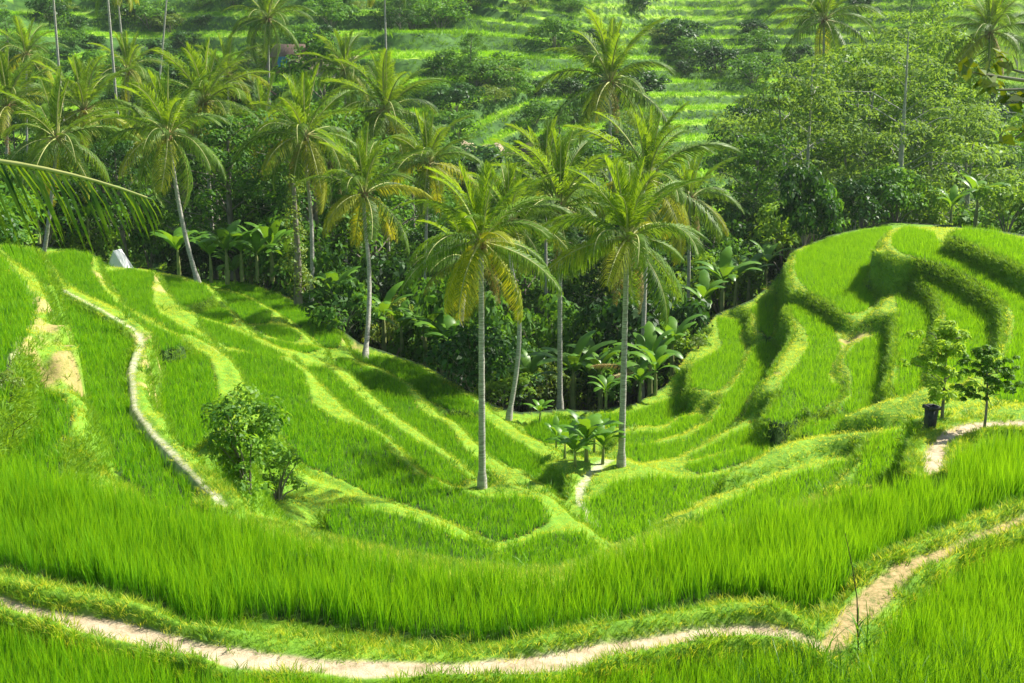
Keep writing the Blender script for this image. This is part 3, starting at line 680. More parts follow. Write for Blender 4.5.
# ------------------------------------------------------------------ coconut palms
def frond_mesh(name, L, a0, bend, ll, hang, mat, seed, nl=58, fold=0.0, side=0.0, wid=0.048, up=.25):
    """frond along +X from the hub: a0 = start elevation, bend = how far it curves down, hang = how far the leaflets droop"""
    r = np.random.default_rng(seed); mb = MB()
    n = 18; p = np.zeros(3); pts = [p.copy()]; yaw = 0; tang = []
    for i in range(n):
        t = i / n
        a = a0 - bend * (t ** 1.35); yaw = side * t * t
        d = np.array([math.cos(a) * math.cos(yaw), math.cos(a) * math.sin(yaw), math.sin(a)]); tang.append(d)
        p = p + d * L / n; pts.append(p.copy())
    tang.append(tang[-1]); pts = np.array(pts); tang = np.array(tang)
    mb.tube(pts, [0.045 * (1 - .85 * i / n) + .006 for i in range(n + 1)], 5, 1, False)
    vs, q, tr = [], [], []
    k = 0
    for i in range(nl):
        t = 0.13 + 0.87 * (i + .5) / nl
        f = t * n; i0 = min(int(f), n - 1); fr = f - i0
        c = pts[i0] * (1 - fr) + pts[i0 + 1] * fr; T = tang[i0] * (1 - fr) + tang[i0 + 1] * fr; T /= np.linalg.norm(T)
        S = np.cross(T, [0, 0, 1]); S /= np.linalg.norm(S) + 1e-9; U = np.cross(S, T)
        env = math.sin(math.pi * min(1, (t * 0.86 + 0.10))) ** 0.55
        for sgn in (-1, 1):
            ln = ll * env * (0.85 + 0.3 * r.random())
            fw = 0.45 + 0.55 * t + r.normal() * 0.10
            d1_ = S * sgn * (1 - fold) + T * fw + U * (up + fold * 0.8 + r.normal() * .08); d1_ /= np.linalg.norm(d1_)
            h = hang * (0.7 + 0.6 * r.random())
            d2 = d1_ + np.array([0, 0, -1]) * h; d2 /= np.linalg.norm(d2)
            d3 = d1_ * 0.6 + np.array([0, 0, -1]) * h * 2.2; d3 /= np.linalg.norm(d3)
            m1 = c + d1_ * ln * .3; m2 = m1 + d2 * ln * .38; e = m2 + d3 * ln * .32
            w = wid * (0.8 + .4 * r.random()); W = np.cross(d1_, U); W = T * .8 + U * .25 * sgn; W = W / np.linalg.norm(W) * w * .5
            vs += [c - W * .6, c + W * .6, m1 - W, m1 + W, m2 - W * .75, m2 + W * .75, e]
            q += [(k, k + 1, k + 3, k + 2), (k + 2, k + 3, k + 5, k + 4)]; tr += [(k + 4, k + 5, k + 6)]
            k += 7
    mb.add(vs, q, 0); n0 = mb.n - len(vs)
    mb.l.append((np.array(tr) + n0).ravel()); mb.c.append(np.full(len(tr), 3)); mb.m.append(np.full(len(tr), 0))
    return mb.mesh(name, [mat, M_rachis])

FR = {}
def fr_set(key, **kw): FR[key] = [frond_mesh('frond', seed=hash_ + i * 7, **{k: (v[i % len(v)] if isinstance(v, list) else v) for k, v in kw.items()}) for i in range(3)]
hash_ = 100; fr_set('spear', L=3.1, a0=R(0), bend=[.15, .3, .25], ll=.75, hang=.18, mat=M_frond_n, fold=.5, side=[0, .1, -.1])
hash_ = 200; fr_set('up', L=3.7, a0=R(0), bend=[.8, 1.05, .9], ll=.95, hang=.55, mat=M_frond_n, fold=.25, side=[.1, -.15, .2])
hash_ = 300; fr_set('mid', L=3.9, a0=R(0), bend=[1.35, 1.65, 1.5], ll=1.05, hang=1.1, mat=M_frond, side=[.2, -.2, .1])
hash_ = 400; fr_set('low', L=3.7, a0=R(0), bend=[1.0, 1.25, .8], ll=1.1, hang=1.3, mat=M_frond, side=[.15, -.2, .0])
hash_ = 450; fr_set('old', L=3.5, a0=R(0), bend=[.9, 1.1, .8], ll=1.1, hang=1.4, mat=M_frond_y, side=[.15, -.2, .0])
hash_ = 600; fr_set('reach', L=3.75, a0=R(0), bend=[.62, .62, .62], ll=1.0, hang=2.2, mat=M_frond_dk, side=[0, 0, 0], wid=.026, nl=48, up=-.45)
hash_ = 500; fr_set('dead', L=3.1, a0=R(0), bend=[.5, .7, .6], ll=.6, hang=1.6, mat=M_frond_dead, side=[.1, -.1, 0], nl=30)

def hub_mesh():
    mb = MB(); pts = [(0, 0, -.35), (0, 0, -.1), (.01, 0, .15), (0, .01, .38)]
    mb.tube(pts, [.11, .19, .2, .08], 10, 0)
    r = np.random.default_rng(5)
    for i in range(14):   # torn fibre and old flower stalks
        a = r.random() * 6.28; l = .3 + .5 * r.random()
        mb.tube([(0.1 * math.cos(a), .1 * math.sin(a), .1), (.4 * l * math.cos(a) + .1 * math.cos(a), .4 * l * math.sin(a), .15), (l * math.cos(a), l * math.sin(a), -.25 * l)], [.02, .014, .006], 4, 0, False)
    return mb.mesh('crown_shaft', M_fibre, True)
ME_hub = hub_mesh()
def coco_mesh(seed):
    r = np.random.default_rng(seed); mb = MB()
    for i in range(7):
        a = i * 2.4 + r.random() * .5; rad = .2 + .06 * r.random(); c = Vector((rad * math.cos(a), rad * math.sin(a), -.12 - .16 * r.random()))
        vs, fs = [], []
        for u in range(5):
            for v in range(8):
                p = math.pi * (u + .5) / 5; q_ = 2 * math.pi * v / 8
                vs.append((c.x + .1 * math.sin(p) * math.cos(q_), c.y + .1 * math.sin(p) * math.sin(q_), c.z + .13 * math.cos(p)))
        fs = [[u * 8 + v, (u + 1) * 8 + v, (u + 1) * 8 + (v + 1) % 8, u * 8 + (v + 1) % 8] for u in range(4) for v in range(8)]
        mb.add(vs, fs); mb.add(vs[:8], [list(range(8))]); mb.add(vs[-8:], [list(range(8))])
    return mb.mesh('coconut_cluster', M_coco, True)
ME_coco = [coco_mesh(s) for s in (1, 2)]

def hub_at(px, py, d):
    v = ray(px, py); k = d / v[1]
    return Vector((v[0] * k, d, v[2] * k + CAMZ))

def palm(label, hub, base, s=1.0, seed=0, nf=27, trad=.13, old=.35, skip=None, group=None, sway=0.0, rot0=None, dead=0, frs=None):
    """hub = crown centre, base = foot of the trunk (world)"""
    r = np.random.default_rng(seed + 900)
    hub = Vector(hub); base = Vector(base)
    root = link('coconut_palm', None, loc=base)
    tag(root, label, 'palm tree', group)
    H = hub - base; h = H.z
    mb = MB(); pts = []; rad = []
    n = 26
    for i in range(n + 1):
        t = i / n
        # foot leans out, then the trunk rises almost straight
        w = t ** .75
        off = Vector((H.x * w, H.y * w, 0)) + Vector((math.sin(t * math.pi * 1.1) * sway, 0, 0)) * h
        if i == n: off = Vector((H.x, H.y, 0))
        elif t > .6: off = off.lerp(Vector((H.x * w, H.y * w, 0)), (t - .6) / .4)
        pts.append(Vector((off.x, off.y, h * t - (.3 if i == 0 else 0))))
        rad.append(trad * (1.0 - .34 * t + .55 * max(0, 1 - t * 12)) * (1 + .05 * math.sin(i * 2.4)))
    mb.tube(pts, rad, 9, 0)
    tm = mb.mesh('trunk', M_trunk, True); link('trunk', tm, root)
    up = (pts[-1] - pts[-3]).normalized()
    link('crown_shaft', ME_hub, root, H + Vector((0, 0, .05)), None, s)
    if r.random() < .75: link('coconut_cluster', ME_coco[seed % 2], root, H, (0, 0, r.random() * 6), s)
    g = 2.39996; a_ = rot0 if rot0 is not None else r.random() * 6.28
    lst = frs
    if lst is None:
        lst = []
        tl = r.normal() * 5; nf = nf + int(r.integers(-6, 4)); kk = .8 + .45 * r.random()
        for i in range(nf):
            t = i / (nf - 1)
            az = a_ + g * i + r.normal() * .12
            if t < .14: k, el = 'spear', R(86 - 60 * t * kk + r.normal() * 4)
            elif t < .40: k, el = 'up', R(74 + tl - (t - .14) * 110 * kk + r.normal() * 6)
            elif t < .68: k, el = 'mid', R(44 + tl - (t - .4) * 110 * kk + r.normal() * 9)
            else:
                k, el = ('old' if r.random() < old else 'low'), R(8 + tl - (t - .68) * 160 * kk + r.normal() * 12)
            lst.append((k, az, el, 1.0))
        for i in range(dead): lst.append(('dead', r.random() * 6.28, R(-62 + r.normal() * 6), 1.0))
    for i, (k, az, el, fs) in enumerate(lst):
        o = link('frond', FR[k][int(r.integers(3))], root)
        M = Matrix.Rotation(az, 4, 'Z') @ Matrix.Rotation(-el, 4, 'Y') @ Matrix.Rotation(r.normal() * .22, 4, 'X')
        o.matrix_basis = Matrix.Translation(H + Vector((0, 0, .12 * s)) + Vector((math.cos(az), math.sin(az), 0)) * .08 * s) @ M @ Matrix.Scale(s * fs * (1 + r.normal() * .06), 4)
    return root

def foot(px, d):
    x, y = (px - 512) / F * d / (CP - 0.0) , d
    # column px at that forward distance, on the ground
    for _ in range(4):
        z = gz(x, y); f = y * CP - (z - CAMZ) * SP; x = (px - 512) / F * f
    return Vector((x, y, gz(x, y)))
def foot_px(px, py, e):
    x, y = at_e(px, py, e); return Vector((x, y, gz(x, y)))

PG = 'coconut palms standing in the wooded valley'
# two tall ones out on the terraces
fa, fb = foot_ray(482, 488), foot_ray(621, 466)
palm('tall slender coconut palm on the grassy bund beside the darkest ribbon paddy', hub_at(481, 245, fa.y), fa, fa.y / 50, 1, 26, .11, .65, rot0=.4, dead=1)
palm('coconut palm standing beside the clump of young banana plants, dark drooping fronds', hub_at(627, 242, fb.y), fb, fb.y / 50, 2, 27, .12, .35, rot0=1.9, dead=2)
PALMS = [
 # hub px, py, d, base px, base d, scale, seed, sway, old, label
 (560,210,63,560,63,1.08,3,0,.5,'coconut palm with a straight bare trunk at the wood edge between the two terrace palms'),
 (648,183,69,641,67,1.2,4,0,.4,'bushy coconut palm rising behind the palm beside the banana clump, pale straight trunk'),
 (509,222,60,508,58.5,.85,5,.055,.6,'coconut palm whose trunk bends sharply at its foot on the valley floor'),
 (610,84,100,612,99,1.45,6,0,.2,'highest dark blue green palm crown standing against the far stepped hillside'),
 (428,165,84,420,84,1.0,7,0,.3,'bright young palm crown with upright fronds above the wood edge'),
 (364,196,70,365,66,1.0,8,.03,.5,'coconut palm with a slightly curved white trunk at the wood edge below the ribbon paddies'),
 (305,138,80,311,78,1.15,9,.02,.4,'spreading coconut palm beside the ivy column, pale trunk standing behind the terrace brow'),
 (386,112,98,390,97,1.35,10,0,.25,'grey green palm with a shaggy spiky head and dead skirt below the hut clearing'),
 (168,137,75,199,74,1.12,11,-.01,.55,'palm with a leaning pale trunk between the white canvas roof and the banana row'),
 (204,104,96,216,96,1.25,12,0,.45,'palm with yellow tinged fronds standing behind the leaning trunk palm'),
 (57,141,80,38,80,1.15,13,0,.35,'palm with wide arching fronds behind the terrace brow near the frame edge'),
 (84,112,98,72,98,1.3,14,0,.5,'palm with long yellow arching fronds among the crowns near the two tall bare trunks'),
 (8,108,102,-6,102,1.3,15,0,.3,'palm crown half cut by the frame edge, fronds pointing across the wood'),
 (824,22,126,826,126,1.45,17,0,.2,'dark palm with thin hanging fronds above the feathery trees'),
 (990,34,118,984,118,1.4,18,0,.15,'dark tall palm with a stiff head above the far end of the knoll'),
 (467,262,66,459,62,.85,20,-.02,.6,'short palm half hidden behind the tall slender terrace palm'),
 (128,150,104,124,104,1.1,22,0,.4,'small palm head between the spreading crowns above the white canvas roof'),
 (330,165,92,334,92,1.1,24,0,.45,'palm crown tucked behind the ivy column beside the spreading palm'),
 (262,128,108,262,108,1.2,25,0,.3,'bluish palm crown deep in the wood below the brown hut'),
 (545,175,88,548,88,1.1,26,0,.35,'palm crown seen between the two terrace palms, fronds catching the light'),
 (268,20,132,270,132,1.2,41,0,.1,'dark slender palm head high on the far slope above the brown hut'),
 (345,72,124,346,124,1.15,42,0,.2,'palm crown on the far bank between the hut and the shaggy spiky palm'),
 (128,72,138,130,138,1.2,43,0,.3,'far palm crown seen between the tall bare trunks'),
 (26,56,135,24,135,1.2,44,0,.3,'far palm crown near the frame edge above the arching fronds'),
 (228,76,128,229,128,1.15,45,0,.25,'far palm crown behind the yellow tinged palm, below the dark slender head'),
 (690,200,80,688,80,.95,27,0,.5,'low palm leaning out behind the bushy crown toward the feathery trees'),
]
for hx, hy, d, bx, bd, s, sd, sway, old, lab in PALMS:
    palm(lab, hub_at(hx, hy, d), foot(bx, bd), s * 1.08, sd, 26, .14 * (s ** .5), old, group=None, sway=sway, dead=1 if sd % 3 == 0 else 0)
# tall bare trunks crossing the far slope, crowns above the frame
for (tx, ty, bx, by, d, sd, lab) in [
  (50,-42,78,97,112,31,'very tall thin leaning palm trunk, the first from the frame edge, crown above the frame'),
  (104,-46,133,92,110,32,'very tall dark leaning palm trunk above the spreading crowns, crown above the frame'),
  (116,-20,135,50,150,33,'distant short leaning palm with yellow fronds over the far terraces'),
  (384,-30,389,38,140,34,'pale upright palm trunk rising behind the brown hut clearing'),
  (170,-48,150,40,165,35,'distant palm on the far slope whose drooping fronds enter at the top of the picture')]:
    palm(lab, hub_at(tx, ty, d), foot(bx + (bx - tx) * .25, d), 1.25, sd, 20, .15, .4)
# a near palm beside the photographer: one frond reaches into the picture
hb = hub_at(-330, 196, 9.3)
palm('near coconut palm outside the frame whose frond hangs across the corner of the wood', hb, (hb.x - .3, hb.y + .4, gz(hb.x - .3, hb.y + .4)), 1.0, 50, trad=.14,
     frs=[('reach', R(2), R(11), 1.0), ('up', R(120), R(70), 1), ('mid', R(150), R(35), 1), ('low', R(180), R(0), 1), ('mid', R(215), R(30), 1), ('up', R(240), R(60), 1), ('low', R(260), R(-20), 1), ('old', R(130), R(-30), 1), ('low', R(-120), R(-30), 1), ('spear', R(170), R(80), 1)])

# ------------------------------------------------------------------ leaves in clumps
def leaf_quads(c, nrm, size, r, aspect=.5):
    n = len(c)
    a = r.normal(size=(n, 3)); u = np.cross(nrm, a); u /= np.linalg.norm(u, axis=1, keepdims=True) + 1e-9
    v = np.cross(nrm, u)
    s = size * (0.7 + .6 * r.random((n, 1)))
    droop = np.array([0, 0, -.18])
    b = c - u * s * .5; t = c + u * s * .5 + droop * s
    l = c - v * s * aspect * .5 + nrm * s * .06; rr_ = c + v * s * aspect * .5 + nrm * s * .06
    vs = np.stack([b, l, t, rr_], 1).reshape(-1, 3)
    return vs, np.arange(n * 4).reshape(n, 4)

def clump_leaves(mb, centers, radii, per, size, r, flat=.7, mat=0, aspect=.5, upb=.45):
    C, Nn = [], []
    for c, rad in zip(centers, radii):
        m = int(per * (rad / np.mean(radii)) ** 2) + 3
        d = r.normal(size=(m, 3)); d /= np.linalg.norm(d, axis=1, keepdims=True)
        d[:, 2] = np.where(d[:, 2] < -.35, -d[:, 2], d[:, 2])
        q = rad * (0.55 + .5 * r.random((m, 1)) ** .6)
        C.append(c + d * q * np.array([1, 1, flat])); nn = d + r.normal(size=(m, 3)) * .45 + np.array([0, 0, upb]); Nn.append(nn / np.linalg.norm(nn, axis=1, keepdims=True))
    vs, f = leaf_quads(np.concatenate(C), np.concatenate(Nn), size, r, aspect)
    mb.add(vs, f, mat)

def shrub_meshes(seed, rad, h, nc, per, size, mat, bark=None, aspect=.5, low=.2):
    """returns stem mesh, foliage mesh"""
    r = np.random.default_rng(seed)
    cs = []; rs = []
    for i in range(nc):
        a = r.random() * 6.28; q = math.sqrt(r.random()) * rad * .78; t = r.random() ** .8
        z = h * (low + (.88 - low) * t) * (1 - .42 * (q / rad) ** 2)
        cs.append((q * math.cos(a), q * math.sin(a), z)); rs.append(rad * (.17 + .17 * r.random()))
    mb = MB(); clump_leaves(mb, np.array(cs), rs, per, size, r, .8, 0, aspect)
    fol = mb.mesh('foliage', mat)
    st = MB()
    for i in range(min(9, nc)):
        c = cs[i]; st.tube([(0, 0, -.2), (c[0] * .35, c[1] * .35, c[2] * .5), c], [.035, .022, .01], 5, 0, False)
    return st.mesh('stem', bark or M_bark, True), fol

def place(name, meshes, partnames, loc, rz, s, label, cat, group=None, tilt=0):
    root = link(name, None, loc=loc, rot=(tilt, 0, rz), scale=s); tag(root, label, cat, group)
    for m, pn in zip(meshes, partnames): link(pn, m, root)
    return root

SH = {
 'dark': [shrub_meshes(300 + i, 2.0, 2.6, 30, 44, .26, M_leafA) for i in range(4)],
 'mid': [shrub_meshes(320 + i, 2.0, 2.8, 34, 44, .24, M_leafB) for i in range(4)],
 'pale': [shrub_meshes(340 + i, 1.8, 2.4, 26, 46, .24, M_leafC) for i in range(3)],
 'broad': [shrub_meshes(360 + i, 1.8, 2.6, 26, 34, .34, M_leafB, aspect=.45) for i in range(3)],
 'olive': [shrub_meshes(380 + i, 1.7, 2.0, 22, 50, .18, M_leafD) for i in range(2)],
}
def tree_meshes(seed, h, crown_r, crown_z0, nl, per, size, mat, bark, trad=.16, layered=False, nstem=1, lean=.1, rho=.2):
    """tapered trunk with limbs, crown of leaf clumps at the limb ends"""
    r = np.random.default_rng(seed); st = MB(); cs, rs = [], []
    for k in range(nstem):
        a0 = r.random() * 6.28; top = Vector((math.cos(a0) * lean * h * (1 + k * .5), math.sin(a0) * lean * h * (1 + k * .5), h * (.96 - .08 * k)))
        b0 = Vector((.25 * k, .1 * k, -.3)); mid = b0.lerp(top, .5) + Vector((r.normal() * .25, r.normal() * .25, 0))
        P = lambda t: b0 * (1 - t) ** 2 + mid * 2 * t * (1 - t) + top * t * t
        st.tube([P(i / 9) for i in range(10)], [trad * (1 - .8 * i / 9) * (1.4 if i == 0 else 1) for i in range(10)], 8, 0, False)
        for i in range(nl // nstem):
            t = crown_z0 + (1 - crown_z0) * (i + .5) / (nl / nstem); b = P(t); a = i * 2.4 + r.random()
            reach = crown_r * (math.sin(math.pi * min(.95, .22 + .72 * (t - crown_z0) / (1 - crown_z0)))) * (.7 + .5 * r.random())
            e = b + Vector((math.cos(a) * reach, math.sin(a) * reach, reach * (.25 if layered else .5)))
            m_ = b.lerp(e, .5) + Vector((0, 0, .12 * reach))
            st.tube([b, m_, e], [trad * .26 * (1 - t * .5), trad * .13, .01], 5, 0, False)
            for q in range(4 if layered else 3):
                f = .45 + .6 * r.random(); c = b.lerp(e, f) + Vector((r.normal(), r.normal(), r.normal() * .4)) * reach * rho
                cs.append(tuple(c)); rs.append(crown_r * ((.16 + .16 * r.random())))
    mb = MB(); clump_leaves(mb, np.array(cs), rs, per, size, r, .38 if layered else .75, 0, .45, .9 if layered else .45)
    return st.mesh('trunk', bark, True), mb.mesh('crown', mat)

def banana_mesh_leaf(seed, L=1.9, W=.5, mat=None):
    r = np.random.default_rng(seed); vs, q = [], []
    n = 12; p = np.zeros(3); a0 = 1.15; bend = 1.3 + .5 * r.random()
    for i in range(n + 1):
        t = i / n; a = a0 - bend * t ** 1.5
        w = W * .5 * (math.sin(math.pi * min(1, max(.03, (t - .12) / .9))) ** .55 if t > .12 else .06)
        w *= .85 + .3 * r.random()
        vs += [(p[0], -w, p[2] - w * .25), (p[0], 0, p[2] + .02), (p[0], w, p[2] - w * .25)]
        p = p + np.array([math.cos(a), 0, math.sin(a)]) * L / n
    for i in range(n): q += [(3 * i, 3 * i + 1, 3 * i + 4, 3 * i + 3), (3 * i + 1, 3 * i + 2, 3 * i + 5, 3 * i + 4)]
    mb = MB(); mb.add(vs, q); return mb.mesh('leaf', mat or M_banana, True)
BL = [banana_mesh_leaf(s) for s in range(5)]
_mb = MB(); _mb.tube([(0, 0, -.2), (.02, 0, .5), (0, .02, 1.1), (0, 0, 1.5)], [.11, .1, .07, .03], 9); BST = _mb.mesh('stem', M_bstem, True)
def banana(loc, s, label, group=None, seed=0, nl=8, cat='banana plant', low=0):
    r = np.random.default_rng(seed + 4000)
    root = link('banana_plant', None, loc=loc, scale=s, rot=(0, 0, r.random() * 6.28)); tag(root, label, cat, group)
    link('stem', BST, root)
    for i in range(nl):
        az = i * 2.4 + r.normal() * .2; el = -.25 + .45 * (i / nl) + r.normal() * .12 - low
        o = link('leaf', BL[int(r.integers(5))], root)
        o.matrix_basis = Matrix.Translation((0, 0, 1.25 + .02 * i)) @ Matrix.Rotation(az, 4, 'Z') @ Matrix.Rotation(-el, 4, 'Y') @ Matrix.Scale(.85 + .3 * r.random(), 4)
    return root

# ------------------------------------------------------------------ plants out on the terraces
place('bush', shrub_meshes(500, 1.15, 3.0, 60, 40, .15, M_leafB2, low=.04), ('stem', 'foliage'), foot_ray(250, 494), .3, 1.0, 'leafy dark green bush on the bank above the small crescent paddy', 'bush')
place('bush', shrub_meshes(501, .8, 2.0, 26, 36, .12, M_leafC, low=.1), ('stem', 'foliage'), foot_ray(278, 500), 1.3, 1.0, 'thin light green sapling bush leaning out beside the dark leafy bush', 'bush')
place('small_tree', tree_meshes(510, 1.9, .52, .34, 26, 70, .085, M_leafL, M_bark, .04, lean=.05, rho=.62), ('trunk', 'crown'), foot_ray(942, 418, 24), .5, 1.15, 'small pale green feathery tree growing just behind the dark bin', 'tree')
place('small_tree', tree_meshes(511, 1.95, .42, .45, 26, 80, .08, M_leafB2, M_bark, .04, lean=.06, rho=.6), ('trunk', 'crown'), foot_ray(983, 430, 24), 2.5, .88, 'small dark rounded tree with a forked foot beside the bend of the dirt path', 'tree')
for i, (px, py, s, lab) in enumerate([(565,459,.50,'young banana plant at the uphill end of the clump beside the palm foot'), (586,462,.62,'tallest young banana plant in the middle of the clump beside the palm foot'), (603,464,.5,'young banana plant of the clump standing next to the palm trunk'), (575,467,.42,'small banana plant at the front of the clump above the worn path'), (594,453,.55,'banana plant at the back of the clump by the small rounded paddy'), (556,448,.42,'short banana plant next to the small rounded paddy')]):
    banana(foot_ray(px, py) - Vector((0, 0, .45 * s)), s * 1.25, lab, None, i)
for i, (px, py, s, lab) in enumerate([(540,425,.5,'low banana plant at the wood edge by the foot of the bending palm'), (606,409,.7,'banana plant at the wood edge above the lowest curved paddy'), (655,395,.95,'pale banana plant in the bend where the wood meets the knoll terraces'), (668,380,1.0,'taller pale banana plant in the bend, nearer the knoll terraces'), (640,402,.75,'banana plant between the straight pale palm trunk and the wood edge'), (584,408,.7,'banana plant at the wood edge between two bare palm trunks')]):
    banana(foot_ray(px, py), s, lab, None, 20 + i)
# grey green scrub on the terraces
for (px, py, e, s, k, lab) in [(806,418,-12.6,.16,'pale','low weedy bush on the bund below the knoll paddies'), (698,349,-16.8,.36,'olive','olive bush on the outer bank of the knoll beside the wood'), (707,338,-16.5,.3,'pale','small bush on the outer bank of the knoll below the dark gully'), (672,352,-17,.75,'pale','bright rounded climber bush at the wood edge by the banana plants'), (650,368,-17.5,.6,'pale','smaller bright bush hanging over the wood edge behind the pale banana plants'), (5,396,-7.3,.28,'olive','yellowish bush on the stony bank at the frame edge'), (22,398,-7.4,.18,'dark','dark tuft on the stony bank at the frame edge')]:
    place('bush', SH[k][0], ('stem', 'foliage'), foot_ray(px, py), px * .1, s, lab, 'bush')

# ------------------------------------------------------------------ the wood
def wood_ok(x, y): return True
AIRY = [tree_meshes(600 + i, 15, 4.6, .42, 22, 68, .27, M_leafF, M_barkpale, .2, True, 2 if i != 1 else 1, .10, .3) for i in range(3)]
AIRYP = [tree_meshes(620 + i, 14, 4.4, .45, 22, 68, .27, M_leafC, M_barkpale, .17, True, 2, .12, .3) for i in range(2)]
DENSE = [tree_meshes(640 + i, 8.5, 3.0, .25, 22, 60, .26, M_leafA if i < 2 else M_leafB, M_bark, .22, False, 1, .05, .22) for i in range(4)]
def top_scale(px, d, row, h):
    f = foot(px, d); return f, max(.3, (hub_at(px, row, d).z - f.z) / h)
AT = [(798,104,'A',0,62,'feathery pale leaved tree with twin white trunks beside the knoll brow'),
      (834,116,'A',1,75,'slim feathery tree standing behind the twin white trunks'),
      (893,103,'A',2,30,'tall feathery tree with forked pale trunks directly above the knoll brow'),
      (866,122,'P',0,60,'light green feathery tree filling the gap beside the forked pale trunks'),
      (932,118,'P',1,40,'light green spreading tree between the forked trunks and the dark stiff palm'),
      (758,126,'P',0,95,'light green feathery tree next to the fine terraces of the far hillside'),
      (968,112,'A',0,110,'feathery tree with a pale trunk below the dark stiff palm'),
      (1016,124,'P',1,95,'pale feathery tree behind the far corner of the knoll'),
      (775,138,'A',2,120,'thin feathery tree behind the twin white trunks, on the far bank'),
      (905,150,'P',0,10,'round topped pale tree on the far bank above the forked trunks')]
for i, (px, d, k, v, row, lab) in enumerate(AT):
    ms = (AIRY if k == 'A' else AIRYP)[v]
    f, s = top_scale(px, d, row, 14.5 if k == 'A' else 13.5)
    place('feathery_tree', ms, ('trunk', 'crown'), f, i * 1.3, (s * .85, s * .85, s), lab, 'tree')
DT_ = [(60,92,0,.9,'dark dense tree behind the terrace brow near the frame edge'), (340,112,1,.95,'dark dense tree below the hut clearing'), (300,120,2,.75,'light green small tree in front of the brown hut'),
       (735,98,1,.95,'dark dense tree in the wood beside the knoll'), (455,100,0,.8,'dark tree in the middle of the wood behind the bright young palm'), (20,118,3,.9,'rounded tree at the frame edge above the palm crowns'),
       (965,112,0,.75,'dark tree just behind the stepped end of the knoll'), (240,112,3,.9,'rounded mid green tree behind the banana row'), (860,108,0,.6,'low dark tree tucked behind the knoll brow'), (700,108,1,.8,'dark tree filling the gap behind the low leaning palm')]
for i, (px, d, v, s, lab) in enumerate(DT_):
    place('tree', DENSE[v], ('trunk', 'crown'), foot(px, d), i * 1.9, s, lab, 'tree')
tr_ = np.random.default_rng(5); tk = []
WG = {0: 'dark dense tree rising out of the valley wood', 1: 'blackish green tree rising out of the valley wood', 2: 'mid green rounded tree rising out of the valley wood', 3: 'leafy rounded tree standing in the valley wood'}
for _ in range(1500):
    px = tr_.uniform(-60, 1080); d = tr_.uniform(88, 150)
    if 425 < px < 745 and d > 118: continue
    if px > 765 and d < 112: continue
    if 262 < px < 352 and d > 104: continue
    x, y = (px - 512) / F * d, d
    if any((x - a) ** 2 + (y - b) ** 2 < 24 for a, b in tk): continue
    tk.append((x, y)); v = int(tr_.integers(4))
    row = {True: 150, False: 175}[px < 430 or px > 740] + tr_.uniform(-35, 45) - (d - 92) * .9
    if 425 < px < 745: row = 205 + tr_.uniform(-15, 30)
    f, s = top_scale(px, d, row, 8.3)
    if s > 1.9: continue
    w_ = .75 + .35 * tr_.random()
    place('tree', DENSE[v], ('trunk', 'crown'), f, tr_.random() * 6.28, (max(s, .9) * w_ , max(s, .9) * w_, s), WG[v], 'tree', 'trees of the valley wood: kind %d' % v)
    if len(tk) > 115: break
for i, (px, d, row, v, lab) in enumerate([(334,141,48,2,'light crowned tree beside the roof of the brown hut'), (258,132,88,0,'dark tree below the brown roofed hut')]):
    f, s = top_scale(px, d, row, 8.3); place('tree', DENSE[v], ('trunk', 'crown'), f, i, (s * .8, s * .8, s), lab, 'tree')
# ivy-grown column
_m = MB(); _r = np.random.default_rng(77)
_c = [(_r.normal() * .25, _r.normal() * .25, 1 + i * .42) for i in range(17)]
clump_leaves(_m, np.array(_c), [.75 - .02 * i for i in range(17)], 70, .22, _r, 1.0)
_t = MB(); _t.tube([(0, 0, -.3), (.1, 0, 3), (0, .1, 7.6)], [.3, .22, .12], 8)
place('ivy_column', (_t.mesh('trunk', M_bark, True), _m.mesh('foliage', M_leafD)), ('trunk', 'foliage'), foot(298, 75.5), 0, 1.0, 'dead trunk wrapped in olive ivy, a leafy column behind the terrace brow', 'tree')

# banana row behind the left brow
BG = 'banana plants in the shade of the wood'
BAN = []
for i, (px, d) in enumerate([(212,80),(228,80),(243,81),(258,81),(273,82),(287,83),(236,86),(252,87),(180,82),(735,82),(748,84),(722,80),(703,77),(765,88),(822,98),(842,97),(950,96),(975,94),(425,71),(442,69),(402,72),(384,73),(455,68),(90,88),(320,79),(335,77),(530,66),(573,66),(600,66),(650,64),(672,66),(590,70),(40,84)]):
    f = foot(px, d); BAN.append((f.x, f.y)); banana(f + Vector((0, 0, (.9 if px < 300 else .2))), 1.15 + .35 * ((i * 37) % 10) / 10, 'banana plant with broad arching leaves in the shaded understorey of the wood', BG, 60 + i, 8)

for i, (px, d, az, lab) in enumerate([(640, 63, 2.7, 'dead brown palm frond lying over the shrubs beside the straight pale trunk'), (606, 64, .6, 'dry straw coloured palm frond fallen at the wood edge by the banana plants')]):
    f = foot(px, d); o = link('dead_frond', FR['dead'][i], None, f + Vector((0, 0, 1.6)), (0, R(-12), az), .9); tag(o, lab, 'palm frond')
